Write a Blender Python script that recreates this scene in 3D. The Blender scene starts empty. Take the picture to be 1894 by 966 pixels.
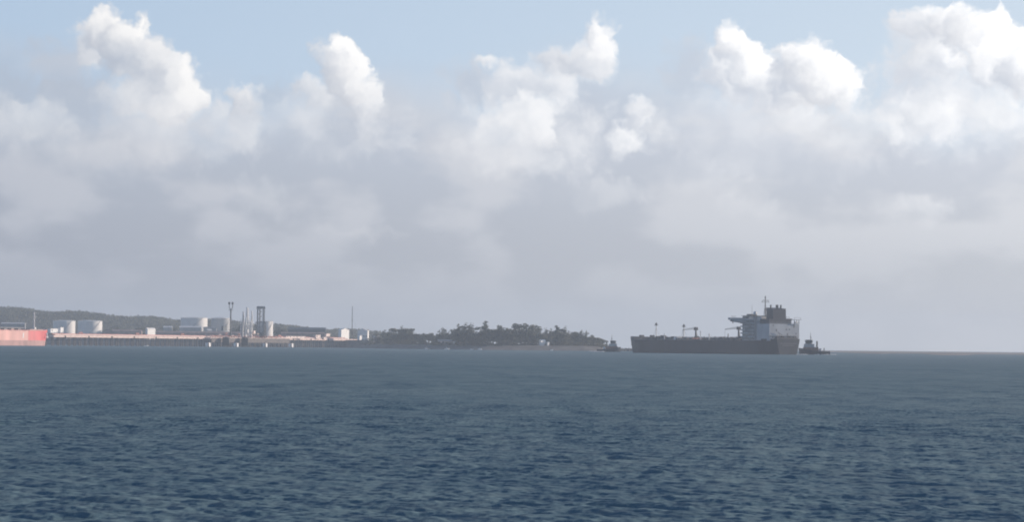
import bpy, math, random
import numpy as np
from mathutils import Vector, Matrix

R = math.radians
scene = bpy.context.scene
col = scene.collection
random.seed(7)

# ------------------------------------------------------------------ camera
FPX, IW, IH = 5000.0, 1894.0, 966.0          # focal length in photo pixels
CAM_H, PITCH, ROLL = 5.5, math.atan(156.85 / FPX), 0.0096
cam_d = bpy.data.cameras.new('camera')
cam_d.sensor_width = 36.0
cam_d.lens = 36.0 * FPX / IW
cam_d.clip_start, cam_d.clip_end = 0.5, 60000.0
cam = bpy.data.objects.new('camera', cam_d)
col.objects.link(cam)
cam.matrix_world = (Matrix.Translation((0, 0, CAM_H)) @ Matrix.Rotation(R(90) + PITCH, 4, 'X')
                    @ Matrix.Rotation(ROLL, 4, 'Z'))
scene.camera = cam
CM = cam.matrix_world.to_3x3()


def at(px, py, Y):
    """Point of the world at depth Y seen at a pixel of the photograph."""
    d = CM @ Vector(((px - IW / 2) / FPX, (IH / 2 - py) / FPX, -1.0))
    return Vector((0, 0, CAM_H)) + d * (Y / d.y)


# ------------------------------------------------------------------ sun, exposure
SUN_AZ, SUN_EL = R(71.0), R(14.0)            # azimuth to the right of the view direction (+Y)
sun_dir = Vector((math.sin(SUN_AZ) * math.cos(SUN_EL), math.cos(SUN_AZ) * math.cos(SUN_EL), math.sin(SUN_EL)))
sl = bpy.data.lights.new('sun', 'SUN')
sl.energy, sl.angle, sl.color = 5.0, R(0.53), (1.0, 0.83, 0.68)
sun = bpy.data.objects.new('sun', sl)
col.objects.link(sun)
sun.rotation_euler = (-sun_dir).to_track_quat('-Z', 'Y').to_euler()
sun.location = (300, 200, 400)

vs = scene.view_settings
scene.display_settings.display_device = 'sRGB'
vs.view_transform, vs.look, vs.exposure, vs.gamma, vs.use_curve_mapping = 'Standard', 'None', 0.0, 1.0, False
cy = scene.cycles
cy.use_denoising = True
cy.max_bounces, cy.diffuse_bounces, cy.glossy_bounces = 6, 2, 3
cy.transmission_bounces, cy.volume_bounces, cy.transparent_max_bounces = 2, 1, 8
cy.sample_clamp_indirect = 4.0
cy.filter_width = 1.9

# ------------------------------------------------------------------ world: clear sky plus a belt of cumulus
SKY_STRENGTH = 0.12
world = bpy.data.worlds.new('World')
scene.world = world
world.use_nodes = True
world.cycles.sampling_method = 'MANUAL'
world.cycles.sample_map_resolution = 512


class Nodes:
    def __init__(s, tree):
        s.t, s.n, s.l = tree, tree.nodes, tree.links

    def put(s, sock, v):
        if v is None:
            return
        if hasattr(v, 'node') and hasattr(v, 'is_output'):
            s.l.new(v, sock)
        else:
            sock.default_value = v

    def math(s, op, a, b=None, c=None, clamp=False):
        n = s.n.new('ShaderNodeMath'); n.operation = op; n.use_clamp = clamp
        for k, v in enumerate((a, b, c)):
            s.put(n.inputs[k], v)
        return n.outputs[0]

    def vm(s, op, a, b=None, c=None):
        n = s.n.new('ShaderNodeVectorMath'); n.operation = op
        for k, v in enumerate((a, b, c)):
            s.put(n.inputs[k], v)
        return n.outputs['Value' if op in ('LENGTH', 'DOT_PRODUCT') else 'Vector']

    def ramp(s, v, a, b, lo=0.0, hi=1.0, smooth=True):
        n = s.n.new('ShaderNodeMapRange')
        n.interpolation_type = 'SMOOTHSTEP' if smooth else 'LINEAR'
        n.clamp = True
        for k, x in zip(('Value', 'From Min', 'From Max', 'To Min', 'To Max'), (v, a, b, lo, hi)):
            s.put(n.inputs[k], x)
        return n.outputs[0]

    def mix(s, f, a, b):
        n = s.n.new('ShaderNodeMix'); n.data_type = 'RGBA'; n.clamp_factor = True
        s.put(n.inputs[0], f)
        for k, v in ((6, a), (7, b)):
            s.put(n.inputs[k], v if not isinstance(v, tuple) else (*v[:3], 1))
        return n.outputs[2]

    def noise(s, vec, scale, detail=4, rough=0.5, color=False, dim='3D'):
        n = s.n.new('ShaderNodeTexNoise'); n.noise_dimensions = dim
        s.put(n.inputs['Vector'], vec)
        n.inputs['Scale'].default_value, n.inputs['Detail'].default_value = scale, detail
        n.inputs['Roughness'].default_value = rough
        return n.outputs['Color' if color else 'Fac']

    def voronoi(s, vec, scale, smooth=0.4):
        n = s.n.new('ShaderNodeTexVoronoi'); n.feature = 'SMOOTH_F1'; n.voronoi_dimensions = '2D'
        s.put(n.inputs['Vector'], vec)
        n.inputs['Scale'].default_value = scale
        n.inputs['Smoothness'].default_value = smooth
        return n.outputs['Distance']


def build_world():
    N = Nodes(world.node_tree)
    bg = N.n['Background']
    bg.inputs['Strength'].default_value = SKY_STRENGTH
    sky = N.n.new('ShaderNodeTexSky')
    sky.sky_type, sky.sun_disc = 'NISHITA', False
    sky.sun_elevation, sky.sun_rotation = SUN_EL, SUN_AZ
    sky.altitude, sky.air_density, sky.dust_density, sky.ozone_density = 0, 1.0, 0.6, 4.0
    tc = N.n.new('ShaderNodeTexCoord').outputs['Generated']
    d = N.vm('NORMALIZE', tc)
    sep = N.n.new('ShaderNodeSeparateXYZ'); N.l.new(d, sep.inputs[0])
    az = N.math('ARCTAN2', sep.outputs[0], sep.outputs[1])
    el = N.math('ARCSINE', sep.outputs[2])
    k = FPX
    W = math.pi * k / 16
    U = N.math('MULTIPLY', az, k)
    U = N.math('SUBTRACT', N.math('PINGPONG', N.math('ADD', U, W), 2 * W), W)   # the belt goes on round the horizon
    V = N.math('MULTIPLY', el, k)
    comb = N.n.new('ShaderNodeCombineXYZ')
    N.l.new(U, comb.inputs[0]); N.l.new(V, comb.inputs[1])
    p0 = comb.outputs[0]
    # turbulent edges: the field is stirred at three sizes
    pn = N.vm('MULTIPLY', p0, (1 / k, 1 / k, 0))
    w1 = N.vm('SUBTRACT', N.noise(pn, 26, 1, 0.5, True, '2D'), (0.5, 0.5, 0.5))
    w2 = N.vm('SUBTRACT', N.noise(pn, 95, 3, 0.6, True, '2D'), (0.5, 0.5, 0.5))
    p = N.vm('ADD', p0, N.vm('MULTIPLY', w1, (52, 42, 0)))
    p = N.vm('ADD', p, N.vm('MULTIPLY', w2, (58, 50, 0)))
    pq = N.vm('MULTIPLY', p, (0.001, 0.001, 0.001))
    puff = N.voronoi(pq, 24, 0.55)                       # rounded heads
    puff2 = N.voronoi(pq, 60, 0.5)
    edge = N.math('ADD', N.math('MULTIPLY', puff, 0.40), N.math('MULTIPLY', puff2, 0.20))
    soft_n = N.noise(pn, 45, 4, 0.6, dim='2D')
    edge = N.math('ADD', edge, N.math('MULTIPLY', N.math('SUBTRACT', soft_n, 0.5), 0.60))
    edge = N.math('SUBTRACT', edge, 0.33)
    shade_n = N.math('SUBTRACT', N.math('ADD', N.math('MULTIPLY', soft_n, 0.9),
                                        N.math('MULTIPLY', puff, -0.5)), 0.32)
    inv = 1.0 / SKY_STRENGTH
    sc = lambda c: tuple(x * inv for x in c)
    # shaded cloud mass: greyer away from the sun, paler towards it
    hz = N.ramp(U, -1000, 1050, 0, 1, smooth=False)
    veil_lo = N.mix(hz, sc((0.370, 0.400, 0.470)), sc((0.590, 0.610, 0.650)))
    veil_hi = N.mix(hz, sc((0.450, 0.505, 0.600)), sc((0.660, 0.700, 0.780)))
    veil = N.mix(N.ramp(V, 120, 430), veil_lo, veil_hi)
    mott = N.noise(N.vm('MULTIPLY', pn, (1.0, 1.9, 1.0)), 20, 4, 0.5, dim='2D')
    veil = N.mix(N.math('MULTIPLY', N.ramp(mott, 0.41, 0.63, 0.0, 0.66), N.ramp(V, 60, 270, 0.25, 1.0)), veil, N.mix(hz, sc((0.58, 0.60, 0.66)), sc((0.80, 0.81, 0.84))))
    lit = N.mix(hz, sc((1.0, 0.985, 0.97)), sc((1.30, 1.29, 1.28)))
    clear = N.mix(N.ramp(V, 300, 2200, 0.85, 0.0), sky.outputs[0], N.mix(hz, sc((0.52, 0.65, 0.83)), sc((0.74, 0.83, 0.94))))
    n3 = N.math('MULTIPLY', N.math('SUBTRACT', N.noise(pn, 15, 3, 0.5, dim='2D'), 0.5), 230)
    top = N.math('ADD', V, n3)
    cov0 = N.ramp(top, 355, 545, 1.0, 0.0)

    # heads of the cumulus: px, py, radius x, radius y, sunlit share, cover, softness
    L = [(290, 240, 175, 80, .34, .85, .9), (600, 240, 150, 72, .30, .8, .9), (950, 255, 180, 95, .40, .85, .9),
         (1420, 245, 230, 105, .36, .9, .9), (1750, 195, 190, 115, .42, .9, .9), (60, 250, 120, 70, .25, .7, .9),
         (110, 118, 80, 62, 0, .75, .6), (20, 175, 120, 62, 0, .75, .7), (150, 190, 120, 90, .05, .9, .6),
         (160, 85, 36, 46, .75, .9, .45), (188, 58, 46, 40, 1.0, 1, .32), (228, 80, 46, 46, 1.0, 1, .3),
         (262, 112, 62, 44, .8, 1, .35), (292, 165, 74, 62, .75, 1, .4), (325, 175, 58, 66, .95, 1, .38),
         (318, 205, 60, 46, .85, 1, .5), (235, 195, 80, 60, .40, .9, .7), (270, 245, 110, 55, .34, .8, .8),
         (75, 235, 68, 48, .46, .7, .9), (5, 235, 55, 62, .42, .7, .9), (150, 290, 130, 50, .18, .6, .9),
         (400, 215, 60, 36, .38, .7, .8), (452, 188, 36, 36, .85, 1, .4), (455, 225, 42, 46, .55, .9, .7),
         (420, 252, 80, 40, .34, .7, .9),
         (510, 190, 90, 48, .02, .6, .8), (560, 166, 40, 22, .8, .9, .6), (600, 185, 74, 46, .5, .9, .5),
         (622, 132, 44, 54, 1.0, 1, .36), (645, 165, 46, 46, .85, 1, .4), (664, 192, 34, 40, .6, .9, .5),
         (624, 226, 42, 40, 0, .85, .4), (540, 235, 80, 52, .32, .7, .9), (720, 262, 60, 14, .3, .5, .9),
         (895, 150, 74, 52, .02, .75, .6), (835, 205, 66, 46, 0, .7, .7), (908, 110, 24, 14, .8, .8, .6),
         (960, 158, 90, 52, .45, .9, .5), (1040, 120, 56, 40, .6, .95, .5), (1098, 82, 32, 50, .9, 1, .4),
         (1080, 112, 48, 42, .75, .95, .45), (1005, 168, 60, 40, .6, .9, .6), (965, 215, 56, 46, .75, .95, .5),
         (1000, 246, 24, 30, .9, .9, .6), (915, 240, 100, 70, .5, .9, .7), (890, 292, 120, 52, .32, .7, .9),
         (1185, 218, 36, 40, .9, 1, .42), (1148, 262, 62, 32, .8, .95, .5), (1228, 238, 32, 38, .5, .8, .7),
         (1265, 150, 66, 82, .0, .7, .6), (1225, 200, 60, 50, .02, .6, .7),
         (1335, 140, 54, 58, .55, .95, .45), (1355, 92, 44, 44, 1.0, 1, .34), (1388, 130, 54, 52, 1.0, 1, .36),
         (1425, 175, 66, 46, .95, 1, .42), (1470, 155, 60, 50, .9, 1, .4), (1492, 128, 54, 50, 1.0, 1, .34),
         (1522, 152, 56, 44, 1.0, 1, .36), (1548, 182, 36, 26, .7, .9, .6), (1340, 255, 150, 92, .22, .85, .7),
         (1300, 330, 110, 46, .24, .6, .9), (1490, 300, 110, 60, 0, .6, .9),
         (1715, 110, 78, 78, .35, .95, .5), (1702, 48, 46, 34, .8, .95, .4), (1745, 46, 42, 32, .95, 1, .4),
         (1762, 108, 42, 42, .95, .95, .5), (1805, 62, 58, 46, 1.0, 1, .34), (1848, 92, 54, 60, 1.0, 1, .34),
         (1838, 122, 64, 56, .9, 1, .4), (1900, 120, 50, 50, .95, 1, .4), (1705, 225, 100, 62, .55, .8, .9),
         (1640, 245, 46, 32, .5, .7, .9), (1865, 225, 80, 58, .45, .8, .9), (1590, 215, 70, 40, .35, .7, .9),
         (1090, 362, 104, 40, .24, .7, .8), (460, 368, 78, 46, .24, .6, .8), (1690, 385, 90, 28, .34, .6, .9),
         (1390, 390, 80, 32, .2, .5, .9), (660, 440, 90, 14, .2, .5, .9)]
    Ld = Vector((0.80, 0.60, 0)).normalized()
    heads = []
    for (px, py, rx, ry, li, cov, so) in L:
        dr = (at(px, py, 1000.0) - Vector((0, 0, CAM_H))).normalized()
        if 0.15 < li < 0.6:
            li = li * 1.3
        heads.append((math.atan2(dr.x, dr.y) * k, math.asin(dr.z) * k, rx * HEAD, ry * HEAD, li, cov, min(so, 0.62)))
    feet = N.ramp(top, 70, 230, 0.15, 1.0)          # low stratus hides the feet of the clouds

    def belt(u0, u1):
        """The heads that reach into one stretch of the belt: how much cloud, how much of it sunlit."""
        cover, glow = cov0, None
        for (cu, cv, rx, ry, li, cov, so) in heads:
            reach = rx * 1.45 + 75
            if cu + reach < u0 or cu - reach > u1:
                continue
            q = N.vm('MULTIPLY_ADD', p, (1 / rx, 1 / ry, 0), (-cu / rx, -cv / ry, 0))
            e = N.math('ADD', N.vm('LENGTH', q), edge)
            a = N.ramp(e, 1.04, 1.04 - so * 1.35, 0, cov)
            cover = N.math('MAXIMUM', cover, a)
            if li > 0.03:
                t = N.math('ADD', N.vm('DOT_PRODUCT', q, tuple(Ld)), shade_n)
                t = N.ramp(t, -1.0, 0.75, 0, li)
                glow = N.math('MULTIPLY', t, a) if glow is None else N.math('MULTIPLY_ADD', N.math('SUBTRACT', t, glow), a, glow)
            elif glow is not None:
                glow = N.math('MULTIPLY_ADD', N.math('MULTIPLY', glow, -1.0), a, glow)
        c = N.mix(cover, clear, veil)
        if glow is not None:
            c = N.mix(N.math('MULTIPLY', glow, feet), c, lit)
        g = N.n.new('ShaderNodeBackground')
        g.inputs['Strength'].default_value = SKY_STRENGTH
        N.l.new(c, g.inputs['Color'])
        return g.outputs[0]

    def choose(f, a, b):
        n = N.n.new('ShaderNodeMixShader')
        N.l.new(f, n.inputs[0]); N.l.new(a, n.inputs[1]); N.l.new(b, n.inputs[2])
        return n.outputs[0]

    cuts = [-W, -600, -230, 130, 480, W]
    sh = belt(cuts[0], cuts[1])
    for u0, u1 in zip(cuts[1:-1], cuts[2:]):
        sh = choose(N.math('GREATER_THAN', U, u0), sh, belt(u0, u1))
    N.l.new(clear, bg.inputs['Color'])
    sh = choose(N.math('GREATER_THAN', V, 860), sh, bg.outputs[0])
    N.l.new(sh, N.n['World Output'].inputs['Surface'])


HEAD = 1.10
build_world()

# ------------------------------------------------------------------ helpers
MATS = {}


def mat(name, c, rough=0.65, var=0.12, scale=0.35, metal=0.0, stretch=(1, 1, 1), c2=None, spec=0.4):
    """Procedural painted or natural surface: base colour with weathered variation."""
    if name in MATS:
        return MATS[name]
    m = bpy.data.materials.new(name)
    m.use_nodes = True
    N = Nodes(m.node_tree)
    b = N.n['Principled BSDF']
    o = N.n.new('ShaderNodeTexCoord').outputs['Object']
    v = N.vm('MULTIPLY', o, stretch)
    f = N.noise(v, scale, 6, 0.62)
    c2 = c2 or tuple(x * (1 - 2.2 * var) for x in c)
    N.l.new(N.mix(N.ramp(f, 0.36, 0.68), tuple(min(1, x * (1 + var * .5)) for x in c), c2), b.inputs['Base Color'])
    b.inputs['Roughness'].default_value = rough
    b.inputs['Metallic'].default_value = metal
    b.inputs['Specular IOR Level'].default_value = spec
    MATS[name] = m
    return m


class MB:
    """Collects shapes into one mesh."""
    def __init__(s):
        s.v, s.f = [], []

    def add(s, vs_, fs):
        o = len(s.v)
        s.v += [tuple(p) for p in vs_]
        s.f += [tuple(i + o for i in f) for f in fs]
        return s

    def box(s, x0, x1, y0, y1, z0, z1, tx=0, ty=0):
        """Axis box; tx, ty draw the top in on each side."""
        v = [(x0, y0, z0), (x1, y0, z0), (x1, y1, z0), (x0, y1, z0),
             (x0 + tx, y0 + ty, z1), (x1 - tx, y0 + ty, z1), (x1 - tx, y1 - ty, z1), (x0 + tx, y1 - ty, z1)]
        return s.add(v, [(3, 2, 1, 0), (4, 5, 6, 7), (0, 1, 5, 4), (1, 2, 6, 5), (2, 3, 7, 6), (3, 0, 4, 7)])

    def tube(s, a, b, r0, r1=None, n=8):
        a, b = Vector(a), Vector(b)
        r1 = r0 if r1 is None else r1
        d = (b - a).normalized()
        u = d.orthogonal().normalized()
        w = d.cross(u)
        vv = []
        for c, r in ((a, r0), (b, r1)):
            for i in range(n):
                t = 2 * math.pi * i / n
                vv.append(c + (u * math.cos(t) + w * math.sin(t)) * r)
        f = [(i, (i + 1) % n, n + (i + 1) % n, n + i) for i in range(n)]
        f += [tuple(range(n - 1, -1, -1)), tuple(range(n, 2 * n))]
        return s.add(vv, f)

    def path(s, pts, r, n=6):
        for a, b in zip(pts, pts[1:]):
            s.tube(a, b, r, r, n)
        return s

    def lathe(s, prof, cx=0, cy_=0, n=24):
        vv, f = [], []
        for r, z in prof:
            for i in range(n):
                t = 2 * math.pi * i / n
                vv.append((cx + r * math.cos(t), cy_ + r * math.sin(t), z))
        for k in range(len(prof) - 1):
            for i in range(n):
                j = (i + 1) % n
                f.append((k * n + i, k * n + j, (k + 1) * n + j, (k + 1) * n + i))
        f += [tuple(range(n - 1, -1, -1)), tuple(range((len(prof) - 1) * n, len(prof) * n))]
        return s.add(vv, f)

    def prism(s, pts, y0, y1):
        """Outline in x-z pushed along y."""
        n = len(pts)
        vv = [(x, y0, z) for x, z in pts] + [(x, y1, z) for x, z in pts]
        f = [tuple(range(n)), tuple(range(2 * n - 1, n - 1, -1))]
        f += [((i + 1) % n, i, n + i, n + (i + 1) % n) for i in range(n)]
        return s.add(vv, f)

    def loft(s, rings, close=True):
        n = len(rings[0])
        vv = [p for r in rings for p in r]
        f = []
        for k in range(len(rings) - 1):
            for i in range(n if close else n - 1):
                j = (i + 1) % n
                f.append((k * n + i, k * n + j, (k + 1) * n + j, (k + 1) * n + i))
        if close:
            f += [tuple(range(n - 1, -1, -1)), tuple(range((len(rings) - 1) * n, len(rings) * n))]
        return s.add(vv, f)

    def mesh(s, name, m, smooth=False):
        me = bpy.data.meshes.new(name)
        me.from_pydata(s.v, [], s.f)
        me.update()
        me.materials.append(m)
        if smooth:
            me.polygons.foreach_set('use_smooth', [True] * len(me.polygons))
            me.set_sharp_from_angle(angle=R(40))
        return me

    def build(s, name, m, parent=None, smooth=False):
        return link(name, s.mesh(name, m, smooth), parent)


def link(name, me, parent=None, loc=(0, 0, 0), rz=0.0, scale=None):
    o = bpy.data.objects.new(name, me)
    col.objects.link(o)
    o.parent = parent
    o.location = loc
    o.rotation_euler = (0, 0, rz)
    if scale:
        o.scale = scale
    return o


def tag(o, label, cat, group=None):
    o['label'], o['category'] = label, cat
    if group:
        o['group'] = group
    return o


def thing(name, label, cat, loc=(0, 0, 0), rz=0.0, group=None):
    o = link(name, None, None, loc, rz)
    o.empty_display_size = 1.0
    return tag(o, label, cat, group)


def structure(o, kind='structure'):
    o['kind'] = kind
    return o


# ------------------------------------------------------------------ materials
M = dict(
    hull=mat('hull_black', (0.012, 0.019, 0.036), 0.5, 0.25, 0.06, stretch=(1, 1, .25)),
    boot=mat('boot_red', (0.10, 0.045, 0.04), 0.6, 0.2, 0.1),
    white=mat('ship_white', (0.72, 0.72, 0.71), 0.5, 0.07, 0.12, stretch=(1, 1, .3)),
    navy=mat('funnel_navy', (0.010, 0.015, 0.034), 0.45, 0.15, 0.2),
    grey=mat('deck_grey', (0.13, 0.135, 0.14), 0.6, 0.15, 0.3),
    dark=mat('dark_steel', (0.05, 0.052, 0.056), 0.55, 0.2, 0.4),
    glass=mat('window_glass', (0.02, 0.025, 0.03), 0.08, 0.05, 0.2, spec=0.6),
    deck=mat('deck_red', (0.16, 0.07, 0.055), 0.7, 0.2, 0.2),
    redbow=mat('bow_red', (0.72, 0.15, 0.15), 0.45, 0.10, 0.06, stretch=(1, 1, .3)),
    redhull=mat('hull_sunlit_pink', (0.80, 0.42, 0.37), 0.45, 0.12, 0.05, stretch=(1, 1, .3)),  # pale pink paints strong sun onto the red hull
    redlow=mat('hull_lower_pink', (0.46, 0.27, 0.25), 0.65, 0.15, 0.07, stretch=(1, 1, .3)),  # lower hull, greyer and duller pink than the side above
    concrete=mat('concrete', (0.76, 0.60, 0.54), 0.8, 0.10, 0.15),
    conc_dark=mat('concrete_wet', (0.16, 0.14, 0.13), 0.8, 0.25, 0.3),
    pipe_red=mat('pipe_red', (0.66, 0.27, 0.20), 0.5, 0.15, 0.15),
    pipe_pale=mat('pipe_pale', (0.84, 0.68, 0.62), 0.5, 0.10, 0.15),
    aftshade=mat('aft_shade_grey', (0.40, 0.43, 0.47), 0.55, 0.08, 0.12, stretch=(1, 1, .3)),  # cloud shade put into the colour of the tanker's white aft block
    housegrey=mat('house_grey', (0.36, 0.39, 0.42), 0.55, 0.10, 0.15, stretch=(1, 1, .3)),
    tank=mat('tank_white', (0.80, 0.79, 0.77), 0.55, 0.05, 0.08, stretch=(1, 1, .25)),
    tankgrey=mat('tank_grey', (0.46, 0.47, 0.47), 0.6, 0.08, 0.08, stretch=(1, 1, .25)),
    roofgrey=mat('roof_grey', (0.28, 0.29, 0.30), 0.6, 0.1, 0.1),
    shed=mat('shed_dark', (0.085, 0.11, 0.125), 0.6, 0.12, 0.1),
    brick=mat('wall_brown', (0.44, 0.32, 0.28), 0.8, 0.15, 0.2),
    house=mat('house_white', (0.88, 0.88, 0.86), 0.6, 0.04, 0.2),
    sand=mat('sand', (0.17, 0.155, 0.14), 0.9, 0.2, 0.05),
    soil=mat('scrub_soil', (0.09, 0.085, 0.06), 0.95, 0.3, 0.03),
    rock=mat('rock', (0.13, 0.125, 0.12), 0.9, 0.3, 0.25),
    bark=mat('bark', (0.10, 0.08, 0.065), 0.9, 0.2, 0.8),
    tugred=mat('tug_brown', (0.16, 0.07, 0.05), 0.6, 0.2, 0.3),
    steel=mat('galvanised', (0.42, 0.43, 0.44), 0.45, 0.1, 0.4, metal=0.3),
    rubber=mat('fender_rubber', (0.02, 0.02, 0.02), 0.8, 0.1, 0.5),
)


def leaf_mat(name, a, b):
    m = bpy.data.materials.new(name)
    m.use_nodes = True
    N = Nodes(m.node_tree)
    bs = N.n['Principled BSDF']
    o = N.n.new('ShaderNodeTexCoord').outputs['Object']
    oi = N.n.new('ShaderNodeObjectInfo').outputs['Random']
    f = N.math('ADD', N.noise(o, 0.35, 4, 0.6), N.math('MULTIPLY', N.math('SUBTRACT', oi, 0.5), 0.35))
    N.l.new(N.mix(N.ramp(f, 0.3, 0.7), a, b), bs.inputs['Base Color'])
    bs.inputs['Roughness'].default_value = 0.75
    bs.inputs['Specular IOR Level'].default_value = 0.2
    tr = N.n.new('ShaderNodeBsdfTranslucent')
    N.l.new(bs.inputs['Base Color'].links[0].from_socket, tr.inputs['Color'])
    mx = N.n.new('ShaderNodeMixShader')
    mx.inputs[0].default_value = 0.55
    N.l.new(bs.outputs[0], mx.inputs[1]); N.l.new(tr.outputs[0], mx.inputs[2])
    N.l.new(mx.outputs[0], N.n['Material Output'].inputs['Surface'])
    return m


M['needle'] = leaf_mat('needle_foliage', (0.105, 0.114, 0.086), (0.155, 0.158, 0.126))
M['leaf'] = leaf_mat('broad_foliage', (0.095, 0.102, 0.074), (0.145, 0.148, 0.110))
M['scrub'] = leaf_mat('scrub_foliage', (0.060, 0.065, 0.040), (0.120, 0.110, 0.070))


# ------------------------------------------------------------------ water
WATER_A, WATER_B, GLOSS_CAP = (0.122, 0.196, 0.226), (0.142, 0.216, 0.244), 0.108


def water_material():
    m = bpy.data.materials.new('sea_water')
    m.use_nodes = True
    N = Nodes(m.node_tree)
    out = N.n['Material Output']
    N.n.remove(N.n['Principled BSDF'])
    geo = N.n.new('ShaderNodeNewGeometry')
    g, nm = geo.outputs['Position'], geo.outputs['Normal']
    n1 = N.vm('SUBTRACT', N.noise(N.vm('MULTIPLY', g, (1.0, 0.6, 1.0)), 3.4, 4, 0.62, True), (0.5, 0.5, 0.5))
    n2 = N.vm('SUBTRACT', N.noise(N.vm('MULTIPLY', g, (0.8, 0.55, 1)), 0.5, 3, 0.6, True), (0.5, 0.5, 0.5))
    q = N.vm('ADD', N.vm('MULTIPLY', n1, (1.3, 1.3, 0)), N.vm('MULTIPLY', n2, (0.7, 0.7, 0)))
    n3 = N.vm('SUBTRACT', N.noise(N.vm('MULTIPLY', g, (1.0, 0.22, 1)), 0.16, 3, 0.6, True), (0.5, 0.5, 0.5))
    q = N.vm('ADD', q, N.vm('MULTIPLY', n3, (0.3, 0.6, 0)))
    calm = N.ramp(N.noise(N.vm('MULTIPLY', g, (0.3, 1, 1)), 0.02, 3, 0.55), 0.32, 0.68, 0.65, 1.25)
    sc_ = N.n.new('ShaderNodeVectorMath'); sc_.operation = 'SCALE'
    N.l.new(q, sc_.inputs[0]); N.l.new(calm, sc_.inputs['Scale'])
    nor = N.vm('NORMALIZE', N.vm('ADD', nm, sc_.outputs[0]))
    big = N.noise(N.vm('MULTIPLY', g, (0.35, 1, 1)), 0.012, 4, 0.55)
    body = N.n.new('ShaderNodeBsdfDiffuse')                 # light scattered back from turbid coastal water
    N.l.new(N.mix(N.ramp(big, 0.35, 0.7), WATER_A, WATER_B), body.inputs['Color'])
    N.l.new(nor, body.inputs['Normal'])
    gl = N.n.new('ShaderNodeBsdfGlossy')
    gl.inputs['Roughness'].default_value = 0.22
    N.l.new(nor, gl.inputs['Normal'])
    fr = N.n.new('ShaderNodeFresnel')
    fr.inputs['IOR'].default_value = 1.333
    N.l.new(nor, fr.inputs['Normal'])
    f = N.ramp(fr.outputs[0], 0.0, 0.26, 0.07, GLOSS_CAP)   # small waves hide one another at grazing angles
    mx = N.n.new('ShaderNodeMixShader')
    N.l.new(f, mx.inputs[0]); N.l.new(body.outputs[0], mx.inputs[1]); N.l.new(gl.outputs[0], mx.inputs[2])
    N.l.new(mx.outputs[0], out.inputs['Surface'])
    return m


SEA_R = 9000.0


def build_water():
    rng = np.random.default_rng(11)
    rad = [4.0]
    while rad[-1] < SEA_R:
        r = rad[-1]
        step = 3.0 if r < 60 else max(0.10, 0.10 * (r / 90.0) ** 1.6)
        rad.append(min(SEA_R, r + min(step, r * 0.35)))
    rad = np.array(rad)
    fine = np.linspace(-R(12.6), R(12.6), 521)
    coarse = np.linspace(R(12.6), 2 * math.pi - R(12.6), 72)[1:-1]
    ang = np.concatenate([fine, coarse])
    nr, na = len(rad), len(ang)
    Rr, A = np.meshgrid(rad, ang, indexing='ij')
    X, Y = Rr * np.sin(A), Rr * np.cos(A)
    Z = np.zeros_like(X)
    dr = np.gradient(rad)[:, None]
    dl = rad[:, None] * (fine[1] - fine[0])
    main = R(205)                                    # waves run towards the viewer, a little to the left
    for i in range(90):
        lam = 0.4 * (4.5 / 0.4) ** rng.random()
        th = main + rng.normal() * 0.48
        amp = 0.0036 * lam ** 0.8 * (0.5 + rng.random())
        kx, ky = 2 * math.pi / lam * math.sin(th), 2 * math.pi / lam * math.cos(th)
        fade = np.clip((lam / dr - 3.6) / 2, 0, 1) * np.clip((lam / dl - 3.6) / 2, 0, 1)
        ph = kx * X + ky * Y + rng.random() * 6.283
        g = 1 + 0.6 * np.sin(X * 0.02 + rng.random() * 6) * np.sin(Y * 0.013 + rng.random() * 6)
        s = np.sin(ph)
        Z += amp * fade * g * (s + 0.25 * np.cos(2 * ph))
    Z[:, len(fine):] = 0
    Z[:, 0] = 0; Z[:, len(fine) - 1] = 0
    V = np.stack([X, Y, Z], -1).reshape(-1, 3)
    i, j = np.meshgrid(np.arange(nr - 1), np.arange(na), indexing='ij')
    j2 = (j + 1) % na
    q = np.stack([i * na + j, (i + 1) * na + j, (i + 1) * na + j2, i * na + j2], -1).reshape(-1, 4)
    me = bpy.data.meshes.new('water')
    me.vertices.add(len(V)); me.vertices.foreach_set('co', V.ravel())
    me.loops.add(q.size); me.loops.foreach_set('vertex_index', q.ravel().astype(np.int32))
    me.polygons.add(len(q)); me.polygons.foreach_set('loop_start', np.arange(0, q.size, 4, dtype=np.int32))
    me.update(calc_edges=True)
    me.polygons.foreach_set('use_smooth', [True] * len(q))
    # make sure the faces look up
    if me.polygons[0].normal.z < 0:
        me.flip_normals()
    me.materials.append(water_material())
    structure(link('water', me))


build_water()


# ------------------------------------------------------------------ land
def sheet(name, rows, m):
    mb = MB()
    mb.loft(rows, close=False)
    return structure(mb.build(name, m))


def ground_z(px, Y):
    return 2.6


# low coastal plain: the shore runs from behind the jetty to the wooded point
shore = [(-500, 4300), (-150, 4250), (90, 4200), (330, 4150), (520, 4080), (640, 4010), (700, 3700), (800, 3380),
         (900, 3300), (1000, 3290), (1080, 3300), (1110, 3330), (1122, 3400)]
rows = [[], [], [], [], []]
for k, (px, Y) in enumerate(shore):
    j = 8 * math.sin(k * 2.3)
    for r, (dy, z) in enumerate(((-26 + j, -1.2), (-8 + j, 0.6), (14, 2.6), (45, 6.0), (900, 6.5))):
        p = at(px, 640, Y + dy)
        p.z = z
        if r == 4:
            p.x *= 1.0
        rows[r].append(p)
sheet('beach', rows[:4], M['sand'])
rows2 = [[Vector((p.x, p.y + 4, p.z - 0.1)) for p in rows[3]], [Vector((p.x, p.y, 6.6)) for p in rows[4]]]
sheet('coastal_plain', rows2, M['soil'])

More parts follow.
